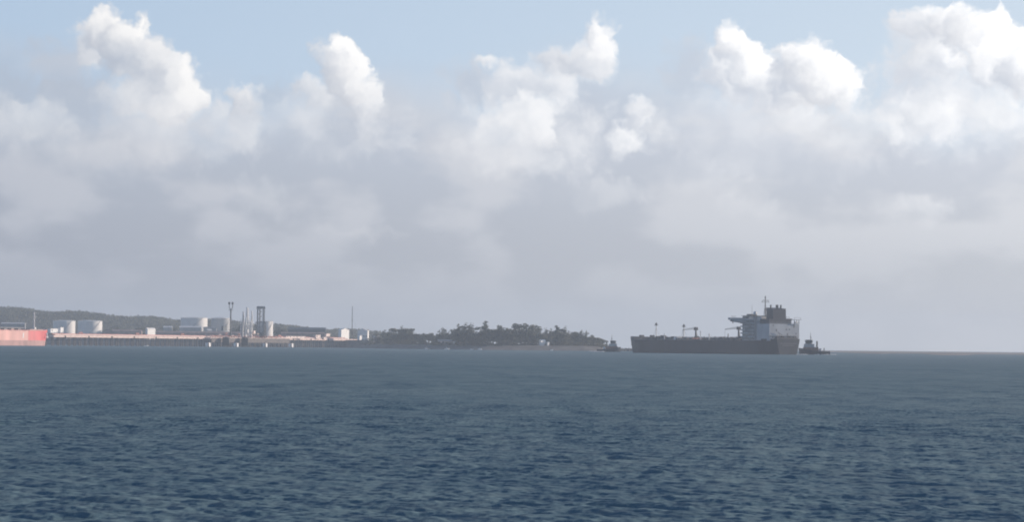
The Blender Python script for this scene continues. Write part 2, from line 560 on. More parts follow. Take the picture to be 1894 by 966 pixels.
# raised terminal ground behind the jetty, with a rock slope to the water
emb = [(-200, 4170, 9.5), (90, 4150, 9.5), (330, 4110, 10), (480, 4060, 10.5), (560, 4030, 11), (640, 3990, 11.5), (672, 3900, 11.5), (690, 3850, 9), (705, 3800, 6.3)]
rows = [[], [], [], []]
for k, (px, Y, z) in enumerate(emb):
    for r, (dy, zz) in enumerate(((-22, -1.0), (0, z), (560, z), (600, 2.0))):
        p = at(px, 640, Y + dy + (5 * math.sin(k * 1.9) if r < 2 else 0))
        p.z = zz
        rows[r].append(p)
sheet('rock_slope', rows[:2], M['rock'])
sheet('terminal_ground', [[q + Vector((0, .5, -.05)) for q in rows[1]], rows[2], rows[3]], M['soil'])


def emb_z(px):
    return float(np.interp(px, [e[0] for e in emb], [e[2] for e in emb]))


# long wooded hill behind the terminal
hill_prof = [(-700, 545), (-400, 552), (-150, 560), (0, 570), (60, 575), (140, 579), (200, 584), (260, 588), (330, 593),
             (400, 594), (450, 597), (510, 603), (580, 609), (660, 613), (760, 618)]
HY = 5600.0


def hill_top(px):
    for (a, ya), (b, yb) in zip(hill_prof, hill_prof[1:]):
        if a <= px <= b:
            return ya + (yb - ya) * (px - a) / (b - a)
    return hill_prof[0][1] if px < 0 else hill_prof[-1][1]


def hill_pt(px, f):
    """f 0 at the foot nearest us, 1 on the crest, 2 at the back foot."""
    zt = at(px, hill_top(px), HY).z - 7.0 + 2.0 * math.sin(px * .05)
    Y = HY - 650 + 650 * f
    x = (px - IW / 2) / FPX * Y
    s = math.sin(min(f, 2 - f) * math.pi / 2)
    return Vector((x, Y, 1.5 + max(1.0, zt - 1.5) * s ** 1.2))


rows = [[hill_pt(px, f) for px in range(-700, 761, 20)] for f in (0, .25, .5, .75, 1, 1.4, 2)]
sheet('hill', rows, M['soil'])


# ------------------------------------------------------------------ foliage
def leaf_cloud(blobs, n, size, rng, mb=None, flat=0.5):
    """n leaf sprays spread through a set of ellipsoidal clumps (cx, cy, cz, rx, ry, rz)."""
    mb = mb or MB()
    wts = [b[3] * b[4] * b[5] for b in blobs]
    for b in rng.choices(blobs, wts, k=n):
        d = Vector((rng.gauss(0, 1), rng.gauss(0, 1), rng.gauss(0, 1))).normalized()
        r = rng.random() ** 0.33 * (1 + rng.gauss(0, .10))
        c = Vector((b[0] + d.x * b[3] * r, b[1] + d.y * b[4] * r, b[2] + d.z * b[5] * r))
        u = Vector((rng.gauss(0, 1), rng.gauss(0, 1), rng.gauss(0, flat))).normalized()
        w = u.cross(Vector((rng.gauss(0, 1), rng.gauss(0, 1), rng.gauss(0, 1)))).normalized()
        s = size * (0.5 + rng.random())
        t = s * (0.35 + 0.4 * rng.random())
        mb.add([c - u * s, c - w * t, c + u * s, c + w * t], [(0, 1, 2, 3)])
    return mb


def tree_proto(kind, seed):
    """Unit tree one metre tall: trunk mesh and crown mesh."""
    rng = random.Random(seed)
    tk = MB()
    blobs = []
    if kind == 'needle':                      # feathery, several leaders
        leaders = [(rng.uniform(-.10, .10), rng.uniform(-.10, .10), rng.uniform(.86, 1.0)) for _ in range(rng.randint(1, 3))]
        leaders[0] = (leaders[0][0] * .5, leaders[0][1] * .5, 1.0)
        for lx, ly, lz in leaders:
            tk.tube((lx * .2, ly * .2, 0), (lx, ly, lz * .9), .018, .004, 6)
            for k in range(9):
                f = 0.24 + 0.70 * k / 8
                wd = (.19 * (1 - f) ** .8 + .035) * rng.uniform(.8, 1.35)
                a = rng.uniform(0, 6.28)
                cx, cyy = lx * f + math.cos(a) * wd * .8, ly * f + math.sin(a) * wd * .8
                tk.tube((lx * f, ly * f, lz * f - .05), (cx, cyy, lz * f), .006, .002, 4)
                blobs.append((cx, cyy, lz * f, wd, wd, .075))
                blobs.append((lx * f, ly * f, lz * f + .03, wd * .6, wd * .6, .07))
        n, size = 900, .036
    else:
        tk.tube((0, 0, 0), (.02, 0, .45), .03, .02, 7)
        for k in range(11):
            a = rng.uniform(0, 6.28)
            rr = rng.uniform(.05, .36)
            z = rng.uniform(.40, .88) - rr * .25
            tk.tube((.02, 0, .34 + .1 * rng.random()), (rr * math.cos(a), rr * math.sin(a), z), .012, .004, 5)
            s = rng.uniform(.09, .17)
            blobs.append((rr * math.cos(a), rr * math.sin(a), z, s * 1.25, s * 1.25, s * .8))
        n, size = 900, .040
    cr = leaf_cloud(blobs, n, size, rng)
    return tk.mesh('trunk', M['bark']), cr.mesh('crown', M['needle' if kind == 'needle' else 'leaf'])


PROTO = {('needle', i): tree_proto('needle', 40 + i) for i in range(7)}
PROTO.update({('broad', i): tree_proto('broad', 80 + i) for i in range(6)})
tree_rng = random.Random(5)


def tree(px, ytop, Y, kind, label, group=None, width=1.0, base=6.0, name=None):
    p = at(px, 640, Y)
    H = at(px, ytop, Y).z - base
    o = thing(name or ('pine_tree' if kind == 'needle' else 'broadleaf_tree'), label, 'tree',
              (p.x, p.y, base - .2), tree_rng.uniform(0, 6.28), group)
    tk, cr = PROTO[(kind, tree_rng.randrange(7 if kind == 'needle' else 6))]
    s = (H * width * 1.42, H * width * 1.42, H)
    link('trunk', tk, o, scale=s)
    link('crown', cr, o, scale=s)
    return o


# the wooded point: trees that stand out on the skyline
for px, yt, Y, kind, w, lab in [
    (724, 604, 3720, 'broad', .8, 'rounded grey green tree next right of the smaller white house'),
    (742, 603, 3640, 'needle', 1.1, 'spiky treetop first to rise right of the white houses'),
    (757, 604, 3600, 'broad', .9, 'wide crowned tree above the dark shore thicket left of the beach'),
    (818, 606, 3420, 'needle', 1.2, 'single pointed treetop left of the tall double crowned clump'),
    (848, 599, 3360, 'needle', 1.1, 'left shoulder tree of the tall double crowned clump on the point'),
    (856, 595.5, 3350, 'needle', 1.2, 'taller left top of the double crowned clump on the point'),
    (866, 596, 3350, 'needle', 1.1, 'right top of the double crowned clump on the point'),
    (899, 593.5, 3330, 'needle', 1.3, 'tall tree standing alone between the double clump and the big tree'),
    (921, 601, 3330, 'needle', 1.0, 'slim tree just right of the lone tall tree'),
    (935, 599, 3320, 'broad', .7, 'round topped tree left of the gap beside the big tree'),
    (963, 594, 3310, 'broad', .8, 'left half of the biggest crown on the point beside the gap'),
    (979, 596, 3315, 'broad', 1.0, 'right half of the biggest crown on the point sloping down right'),
    (1031, 602, 3320, 'needle', 1.1, 'left of the two pointed trees right of the biggest crown'),
    (1041, 602, 3320, 'needle', 1.1, 'right of the two pointed trees right of the biggest crown'),
    (1060, 611, 3330, 'broad', .9, 'small round tree between the pointed pair and the thin bare tops'),
    (1076, 610, 3335, 'needle', .7, 'left of two thin tops near the end of the point'),
    (1084, 610, 3335, 'needle', .7, 'right of two thin tops near the end of the point'),
    (1097, 618, 3340, 'broad', 1.1, 'low bushy tree second from the tip of the point'),
    (1111, 623, 3350, 'broad', 1.2, 'lowest bushy tree at the very tip of the point'),
]:
    tree(px, yt, Y + 45, kind, lab, width=w)
# the body of the wood: nothing tells these apart
prof = [(690, 611), (720, 608), (760, 609), (800, 611), (840, 606), (880, 608), (940, 606), (1000, 606), (1050, 611),
        (1085, 618), (1105, 624), (1118, 630)]
SECT = [(735, 'next to the white houses'), (800, 'above the dark shore thicket'), (835, 'behind the long beach shelter'),
        (880, 'below the tall double crowned clump'), (915, 'around the lone tall tree'), (950, 'left of the biggest crown'),
        (995, 'under the biggest crown'), (1050, 'around the two pointed trees'), (1200, 'at the low tip of the point')]
for k in range(96):
    px = 692 + (1114 - 692) * (k + tree_rng.random()) / 96
    yt = np.interp(px, [a for a, _ in prof], [b for _, b in prof]) + tree_rng.uniform(-1, 10)
    near = np.interp(px, [700, 800, 900, 1120], [3770, 3450, 3370, 3410])
    kind = 'needle' if tree_rng.random() < .55 else 'broad'
    where = [w for lim, w in SECT if px < lim][0]
    tree(px, min(yt, 633), near + tree_rng.uniform(-10, 110), kind,
         ('feathery' if kind == 'needle' else 'bushy') + ' grey green tree massed in the wood ' + where,
         ('feathery' if kind == 'needle' else 'bushy') + ' trees in the wood ' + where, width=tree_rng.uniform(.8, 1.2))
# trees among the terminal buildings
for px, yt, Y, w, lab in [
    (205, 603, 4330, 1.2, 'dark tree right of the two white tanks near the brown sheds'),
    (224, 602, 4330, .7, 'narrow dark tree left of the brown shed behind the jetty'),
    (257, 603, 4330, 1.2, 'broad dark tree just left of the bright white gatehouse'),
    (320, 604, 4340, 1.3, 'round dark tree between the long grey sheds below the hill'),
    (440, 596, 4330, .8, 'tall dim tree right of the slim signal tower'),
    (524, 602, 4330, .9, 'dim round tree left end of the long dark shed'),
]:
    tree(px, yt, Y, 'broad', lab, width=w, base=9.8)

# undergrowth along the shore of the point and the forest on the hill: one mass each
rng = random.Random(9)
mb = MB()
for k in range(560):
    px = rng.uniform(640, 1122)
    Y = np.interp(px, [640, 700, 800, 900, 1120], [4050, 3750, 3425, 3338, 3372]) + rng.uniform(-8, 70)
    p = at(px, 640, Y)
    h = rng.uniform(2.0, 5.5) * (1.6 if 730 < px < 760 else 1)
    w = rng.uniform(3, 7)
    leaf_cloud([(p.x, p.y, 4.6 + h * .45, w, w, h * .55)], 34, .95, rng, mb)
structure(mb.build('undergrowth', M['scrub']), 'stuff')
mb = MB()
for k in range(2600):
    px = rng.uniform(-260, 760)
    f = rng.choice((1.0, rng.uniform(.12, 1.05), rng.uniform(.5, 1.05)))
    p = hill_pt(px, f)
    h = rng.uniform(5, 11)
    w = rng.uniform(6, 14)
    leaf_cloud([(p.x, p.y, p.z + h * .45, w, w, h * .6)], 26, 2.3, rng, mb)
structure(mb.build('forest', M['leaf']), 'stuff')
mb = MB()
for k in range(260):
    px = rng.uniform(-60, 690)
    Y = np.interp(px, [-60, 90, 330, 640, 690], [4290, 4230, 4180, 4040, 3860]) + rng.uniform(20, 330)
    p = at(px, 640, Y)
    h, w = rng.uniform(1.5, 5.5), rng.uniform(3, 8)
    leaf_cloud([(p.x, p.y, emb_z(px) + h * .4, w, w, h * .55)], 30, 1.3, rng, mb)
structure(mb.build('scrub', M['leaf']), 'stuff')

# rocky spit running out from the tip of the point
mb = MB()
for k in range(520):
    px = rng.uniform(1095, 1235)
    Y = 3380 + (px - 1095) * .6 + rng.gauss(0, 4)
    p = at(px, 640, Y)
    r = rng.uniform(.8, 2.2)
    z = max(0, (3.2 - abs(rng.gauss(0, 1.2)))) * rng.random()
    vv = [Vector((rng.uniform(.6, 1.2) * math.cos(t) * math.cos(q), rng.uniform(.6, 1.2) * math.sin(t) * math.cos(q),
                  .8 * math.sin(q))) * r + Vector((p.x, p.y, z)) for q in (-.9, 0, .9) for t in (0, 1.26, 2.5, 3.8, 5.0)]
    ff = [(a * 5 + b, a * 5 + (b + 1) % 5, a * 5 + 5 + (b + 1) % 5, a * 5 + 5 + b) for a in range(2) for b in range(5)]
    mb.add(vv, ff + [(10, 11, 12, 13, 14)])
structure(mb.build('rocks', M['rock']), 'stuff')

# low reef flat along the right horizon
rows = [[], [], [], []]
for k, px in enumerate(range(1500, 2301, 40)):
    n0 = 3500 + 400 * math.sin(k * 1.7) + 350 * math.sin(k * .61 + 1)
    for r, (Y, z) in enumerate(((n0 - 160, -.3), (n0, .5), (n0 + 1500, .9), (8200, -.3))):
        p = at(px, 640, Y)
        p.z = z
        rows[r].append(p)
sheet('reef_flat', rows, mat('wet_reef', (0.30, 0.245, 0.21), 0.8, 0.3, 0.004, stretch=(.25, 1, 1)))


# ------------------------------------------------------------------ tanker under way, seen on its port quarter
def build_tanker():
    pos = at(1458, 640, 2370)
    t = thing('oil_tanker', 'big dark hulled oil tanker with white stern house and navy funnel, between two tugs', 'ship',
              (pos.x, pos.y, 0), R(120))
    Lh, hb, dk = 255.0, 19.0, 12.0

    def half(x):                       # half breadth at deck and at waterline
        if x < 26:
            f = x / 26
            return 12.5 + (hb - 12.5) * math.sin(f * math.pi / 2), 9.5 + (hb - 9.5) * f ** .7
        if x > 200:
            f = (x - 200) / (Lh - 200)
            return max(.4, hb * (1 - f ** 2.6)), max(.3, hb * (1 - f ** 1.8))
        return hb, hb
    def top(x):
        return dk + (2.6 if x > 224 else 0) + max(0, x - 200) * .018 + (1.6 if x < 16 else 0)
    xs = [0, 3, 7, 12, 15.9, 16.1, 20, 26, 40, 80, 120, 160, 200, 212, 223.9, 224.1, 232, 240, 246, 250, 253, Lh]
    rings = []
    for x in xs:
        d, w = half(x)
        z = top(x)
        fl = 3.5 * max(0, (x - 240) / 15)             # raked stem
        rings.append([(x - fl, -w * .8, -1.5), (x - fl * .7, -w, .8), (x - fl * .3, -(w + d) / 2, z * .5), (x, -d, z),
                      (x, d, z), (x - fl * .3, (w + d) / 2, z * .5), (x - fl * .7, w, .8), (x - fl, w * .8, -1.5)])
    h = MB().loft(rings).build('hull', M['hull'], t, True)
    # sheer strake, anchor and draught marks belong to the hull
    mb = MB()
    for sgn in (-1, 1):
        mb.path([(x, sgn * (half(x)[0] + .05), top(x) + .12) for x in (16.2, 26, 80, 140, 200, 223)], .14, 5)
        mb.path([(x, sgn * (half(x)[0] + .02), top(x) - 2.6) for x in (224, 232, 240, 246)], .12, 5)
    mb.build('rubbing_strake', M['grey'], h)
    for z, y0, y1 in ((9.4, -8.5, 8.5), (7.7, -6, 6)):      # unreadable name and port, two pale lines
        MB().box(-.14, -.03, y0, y1, z, z + .55).build('painted_line', M['grey'], h)
    MB().tube((238, 10.2, 9.2), (238.6, 9.9, 7.0), .5, .9, 6).build('anchor', M['dark'], h)
    # deck railing stanchions and long pipe rack
    mb = MB()
    for sgn in (-1, 1):
        for z in (dk + .6, dk + 1.15):
            mb.path([(x, sgn * (half(x)[0] - .3), z) for x in (48, 90, 140, 200, 222)], .045, 4)
        for k in range(60):
            x = 48 + k * 2.9
            mb.tube((x, sgn * (hb - .3), dk), (x, sgn * (hb - .3), dk + 1.2), .05, .05, 4)
    mb.build('railing', M['steel'], t)
    for k, (y, z, r, m) in enumerate([(3.6, 14.2, .42, 'grey'), (2.4, 14.3, .5, 'dark'), (1.0, 14.2, .42, 'pipe_red'),
                                      (-.4, 14.3, .5, 'grey'), (-1.8, 14.2, .42, 'dark'), (6.5, 13.1, .3, 'grey')]):
        MB().tube((52, y, z), (206, y, z), r, r, 8).build('cargo_pipe', M[m], t)
    for k in range(19):
        x = 56 + k * 8
        MB().box(x - .2, x + .2, -3.2, 5, dk, 13.7).box(x - .25, x + .25, -3.6, 5.4, 13.55, 13.72).build('pipe_support', M['grey'], t)
    MB().box(52, 214, -5.2, -4.0, 15.2, 15.45).build('catwalk', M['grey'], t)
    for k in range(4):                                   # manifold pipes at midships
        x = 128 + k * 4.2
        MB().path([(x, -15, 13.6), (x, 15, 13.6), (x, 15.6, 13.2)], .42, 8).build('manifold', M['dark' if k % 2 else 'pipe_red'], t)
    for x, y in ((66, 9), (84, -8), (100, 9), (118, 9), (160, 8), (176, -9), (190, 8), (108, -10)):
        MB().lathe([(1.5, dk), (1.5, dk + 1.0), (.9, dk + 1.5), (.4, dk + 3.2), (.6, dk + 3.6)], x, y, 10).build('tank_hatch', M['grey'], t, True)
    for x, hh in ((118, 7.5), (104, 5.0), (178, 5)):
        MB().tube((x, 13, dk), (x, 13, dk + hh), .45, .38, 8).lathe([(.75, dk + hh), (.75, dk + hh + .7), (.3, dk + hh + 1)], x, 13, 8).build('vent_post', M['white'], t)
    MB().box(158, 164, 6, 12, dk, dk + 3.2, .2, .2).build('deck_locker', M['white'], t)
    MB().box(150, 153, 11, 17, dk, dk + 2.2).build('deck_locker', M['grey'], t)
    for x, y, l, h_ in ((62, 4, 9, 4.2), (70, 10, 5, 3.0), (92, 4, 12, 3.4), (108, 5, 8, 2.6), (132, 6, 7, 4.0), (172, 3, 14, 3.6), (186, 6, 8, 4.4), (199, 4, 9, 3.9), (206, -6, 10, 4.6)):
        MB().box(x, x + l, y - 3, y + 3, dk, dk + h_ * .7, .3, .3).box(x + l * .2, x + l * .6, y - 1.6, y + 1.6, dk + h_ * .7, dk + h_, .2, .2).build('deck_machinery', M['dark'], t)
    # cranes
    for x, hz_, jl, aim in ((145, 22.6, 12.5, (.35, .94)), (76, 23.0, 12.5, (.45, .89))):
        c = MB().tube((x, 0, dk), (x, 0, hz_ - 1), .95, .8, 10).build('crane_post', M['grey'], t)
        MB().box(x - 1.7, x + 1.5, -1.5, 1.5, hz_ - 1.2, hz_ + 1.6, .3, .3).build('crane_cab', M['dark'], c)
        j = MB()
        ex, ey = x + aim[0] * jl, aim[1] * jl
        for s_ in (-.55, .55):
            j.tube((x + s_, 0, hz_ + .2), (ex, ey + s_ * .4, hz_ - 1.2), .22, .16, 5)
            j.tube((x + s_, 0, hz_ + 1.6), (ex, ey, hz_ - .7), .13, .1, 5)
        for k in range(7):
            f = k / 7
            j.tube((x + aim[0] * jl * f, aim[1] * jl * f, hz_ + .2 - 1.4 * f), (x + aim[0] * jl * (f + .1), aim[1] * jl * (f + .1), hz_ + 1.4 - 2.0 * f), .1, .1, 4)
        j.tube((ex, ey, hz_ - 1), (ex, ey, hz_ - 7.5), .10, .10, 5).box(ex - .4, ex + .4, ey - .4, ey + .4, hz_ - 8.6, hz_ - 7.5)
        j.build('crane_jib', M['dark'], c)
        MB().tube((x + .6, -2.5, dk), (x + .6, -1, hz_ - 2), .25, .2, 5).build('crane_ladder', M['grey'], c)
    MB().tube((84, 6, dk), (84, 6, dk + 6.2), .4, .4, 8).build('crane_rest', M['grey'], t)
    # masts on deck
    for x, z1 in ((212, 29.0), (165, 27.5)):
        m_ = MB().tube((x, 0, dk), (x, 0, z1), .5, .28, 8).build('mast', M['steel'], t)
        MB().box(x - 1.5, x + 1.5, -1.5, 1.5, z1 - 3.2, z1 - 3.0).box(x - .8, x + .8, -.8, .8, z1 - 3.0, z1 - .8, .2, .2).tube((x, -2.2, z1 - 2.2), (x, 2.2, z1 - 2.2), .14, .14, 5).build('lamp_platform', M['dark'], m_)
        mb = MB()
        for k in range(3):
            a = k * 2.09 + .4
            mb.tube((x + 5 * math.cos(a), 5 * math.sin(a), dk), (x, 0, z1 - 5), .06, .06, 4)
        mb.build('stay', M['dark'], m_)
    for x, y in ((228, 6), (228, -6), (218, 8), (218, -8), (203, 8), (60, 11)):
        MB().box(x - 1.6, x + 1.6, y - 1.8, y + 1.8, dk + (2.8 if x > 224 else .2), dk + (4.4 if x > 224 else 1.9), .3, .3).tube((x, y - 2.4, dk + (4.0 if x > 224 else 1.4)), (x, y + 2.4, dk + (4.0 if x > 224 else 1.4)), .8, .8, 10).build('winch', M['dark'], t)
    MB().box(196, 222, -4, 4, dk, dk + 2.4, .5, .3).build('forward_store', M['dark'], t)
    # ------------------ stern house
    hs = MB().box(26, 46, -17, 17, dk, 30.6)
    hs = hs.build('accommodation_block', M['housegrey'], t)
    for k in range(6):                                    # side walkways, deck by deck
        z = dk + 3.05 * (k + 1)
        MB().box(25.2, 46.8, 17.02, 18.6, z - .12, z + .12).box(25.2, 46.8, 18.45, 18.6, z + .12, z + 1.05).build('side_walkway', M['housegrey'], hs)
        for j in range(7):
            x = 28.2 + j * 2.5
            MB().box(x, x + 1.0, 17.003, 17.10, z - 2.0, z - .8).build('window', M['glass'], hs)
            y = -14.6 + j * 4.3
            MB().box(46.003, 46.10, y, y + 1.1, z - 2.0, z - .8).build('window', M['glass'], hs)
    for k in range(5):
        z = dk + 3.05 * k
        MB().tube((30 + (k % 2) * 8, 19.0, z), (38 - (k % 2) * 8, 19.0, z + 3.05), .22, .22, 4).build('outer_stair', M['grey'], hs)
    ab = MB().box(6, 25.98, -16, 16, dk + .01, 27.0).build('aft_block', M['aftshade'], t)
    for z in (16.5,):
        MB().box(4.6, 5.98, -15.6, 15.6, z - .1, z + .1).path([(4.7, -15.5, z + 1), (4.7, 15.5, z + 1)], .06, 4).build('aft_gallery', M['steel'], ab)
    for k, (y, z) in enumerate(((-9, dk + .1), (2, dk + .1), (10, dk + .1), (-4, 16.6), (8, 20.3), (-11, 23.8))):
        MB().box(5.86, 5.98, y, y + 1.1, z, z + 2.1).build('door', M['grey'], ab)
    for (y, z) in ((12, 14.5), (8.5, 14.5), (4.5, 18), (-2.5, 21.6), (-6, 21.6), (11.5, 25), (-13, 18)):
        MB().box(5.87, 5.97, y, y + .9, z, z + .9).build('window', M['glass'], ab)
    MB().tube((4.9, 9, 12.5), (4.9, 2.5, 16.4), .35, .35, 4).tube((4.9, 2.5, 16.6), (4.9, 8, 20.1), .35, .35, 4).build('aft_stair', M['steel'], ab)
    MB().path([(6.3, -15.7, 28.1), (6.3, 15.7, 28.1), (25, 15.7, 28.1)], .07, 4).path([(6.3, -15.7, 27.6), (6.3, 15.7, 27.6), (25, 15.7, 27.6)], .05, 4).build('roof_railing', M['steel'], ab)
    # bridge with long wings
    br = MB().box(35, 45.6, -17.5, 17.5, 30.62, 33.9, .4, .4).build('wheelhouse', M['housegrey'], t)
    MB().box(45.5, 45.75, -16.5, 16.5, 31.9, 33.1).box(36, 45, 17.35, 17.52, 31.9, 33.1).build('bridge_window', M['glass'], br)
    MB().box(34, 46.4, -18, 18, 33.92, 34.25).build('bridge_roof', M['grey'], br)
    for sgn in (-1, 1):
        w = MB().box(40, 45, min(sgn * 17.6, sgn * 33), max(sgn * 17.6, sgn * 33), 30.2, 30.6)
        w.box(40, 40.2, min(sgn * 17.6, sgn * 33), max(sgn * 17.6, sgn * 33), 30.6, 32.2)
        w.box(44.8, 45, min(sgn * 17.6, sgn * 33), max(sgn * 17.6, sgn * 33), 30.6, 32.2)
        w.box(40, 45, min(sgn * 32.8, sgn * 33), max(sgn * 32.8, sgn * 33), 30.6, 32.2)
        w = w.build('bridge_wing', M['housegrey'], t)
        g = MB()
        for x in (40.3, 44.7):
            g.add([(x - .15, sgn * 17, 30.2), (x - .15, sgn * 31, 30.2), (x - .15, sgn * 31, 28.9), (x - .15, sgn * 17, 27.2),
                   (x + .15, sgn * 17, 30.2), (x + .15, sgn * 31, 30.2), (x + .15, sgn * 31, 28.9), (x + .15, sgn * 17, 27.2)],
                  [(0, 1, 2, 3), (7, 6, 5, 4), (0, 4, 5, 1), (1, 5, 6, 2), (2, 6, 7, 3)])
        g.build('wing_bracket', M['housegrey'], w)
        MB().box(41, 44, min(sgn * 27, sgn * 31), max(sgn * 27, sgn * 31), 33.2, 33.45).tube((41.3, sgn * 31, 32), (41.3, sgn * 31, 33.2), .1, .1, 5).tube((43.7, sgn * 28, 32), (43.7, sgn * 28, 33.2), .1, .1, 5).build('wing_canopy', M['grey'], w)
        MB().tube((42, sgn * 30, 28.9), (42, sgn * 30, 27.2), .5, .3, 8).build('search_lamp', M['dark'], w)
    MB().box(28, 34.8, -9, 9, 30.62, 33.2).build('chart_room', M['white'], t)
    MB().box(39, 44, 6, 14, 34.27, 35.6, .3, .3).build('radar_cabin', M['dark'], t)
    # mast on the bridge roof
    ms = MB().tube((35, 0, 33.2), (35, 0, 50.5), .75, .35, 8).build('signal_mast', M['grey'], t)
    MB().box(34, 36, -3.6, 3.6, 46.2, 46.5).tube((35, -3.4, 46.5), (35, -3.4, 48.4), .15, .15, 5).tube((35, 3.4, 46.5), (35, 3.4, 48.0), .15, .15, 5).build('yard', M['dark'], ms)
    MB().box(34.7, 35.3, -2.6, 2.6, 47.6, 48.1).tube((35, 0, 49.5), (35, 0, 51.8), .55, .5, 8).build('radar_scanner', M['dark'], ms)
    MB().tube((35, -2.4, 33), (35, 0, 44), .18, .15, 5).tube((35, 2.4, 33), (35, 0, 44), .18, .15, 5).build('mast_brace', M['grey'], ms)
    MB().tube((44, 8, 35.5), (44, 8, 44.2), .16, .08, 6).build('whip_aerial', M['grey'], t)
    MB().lathe([(.3, 34.3), (1.5, 35.2), (1.8, 36.3), (1.3, 37.6), (.2, 38.2)], 37, 9.5, 12).build('satellite_dome', M['white'], t, True)
    # engine casing and funnel
    ca = MB().box(12, 26.2, -12, 12, 27.02, 31.4, .3, .3).build('engine_casing', M['navy'], t)
    fu = MB().loft([[(14 + k, 0, 0)] for k in ()] or [
        [(14, -7.5, 31.4), (25, -6.5, 31.4), (25, 6, 31.4), (14, 6.5, 31.4)],
        [(14.4, -7.5, 40.4), (25, -6.5, 41.4), (25, 6, 41.4), (14.4, 6.5, 40.4)]]).build('funnel', M['navy'], t)
    for x, y, r in ((18, -4.5, .75), (19, -1.6, .8), (22, 3.4, .7), (22.5, -3.5, .55), (17, 1.2, .45)):
        MB().tube((x, y, 40.8), (x - .3, y, 43.8), r, r, 10).build('exhaust_pipe', M['dark'], fu)
    # aft boat deck, crane and free-fall boat
    pf = MB().box(3.2, 9, -16.5, -8.5, 30.6, 30.9).tube((5, -10, 27), (5, -10, 30.6), .3, .3, 6).tube((5, -15, 27), (5, -15, 30.6), .3, .3, 6).tube((8.4, -15, 27), (8.4, -15, 30.6), .3, .3, 6).build('boat_platform', M['grey'], t)
    MB().lathe([(.2, 0), (.9, .4), (1.0, 3.4), (.2, 3.9)], 0, 0, 10).build('life_raft', M['white'], pf, True).matrix_basis = Matrix.Translation((5.5, -14.5, 28.2)) @ Matrix.Rotation(R(-90), 4, 'X')
    MB().path([(4, -16, 31), (4, -16, 32.6), (4, -9.2, 32.6), (4, -9.2, 31)], .09, 5).build('davit', M['dark'], pf)
    MB().box(1.2, 5.5, -11.2, 11.2, 13.65, 14.9, .2, .2).build('mooring_deck_house', M['dark'], t)
    for y in (-9, -3, 4, 9):
        MB().tube((3, y - 1.3, 15.4), (3, y + 1.3, 15.4), .7, .7, 9).build('winch', M['dark'], t)
    return t


build_tanker()


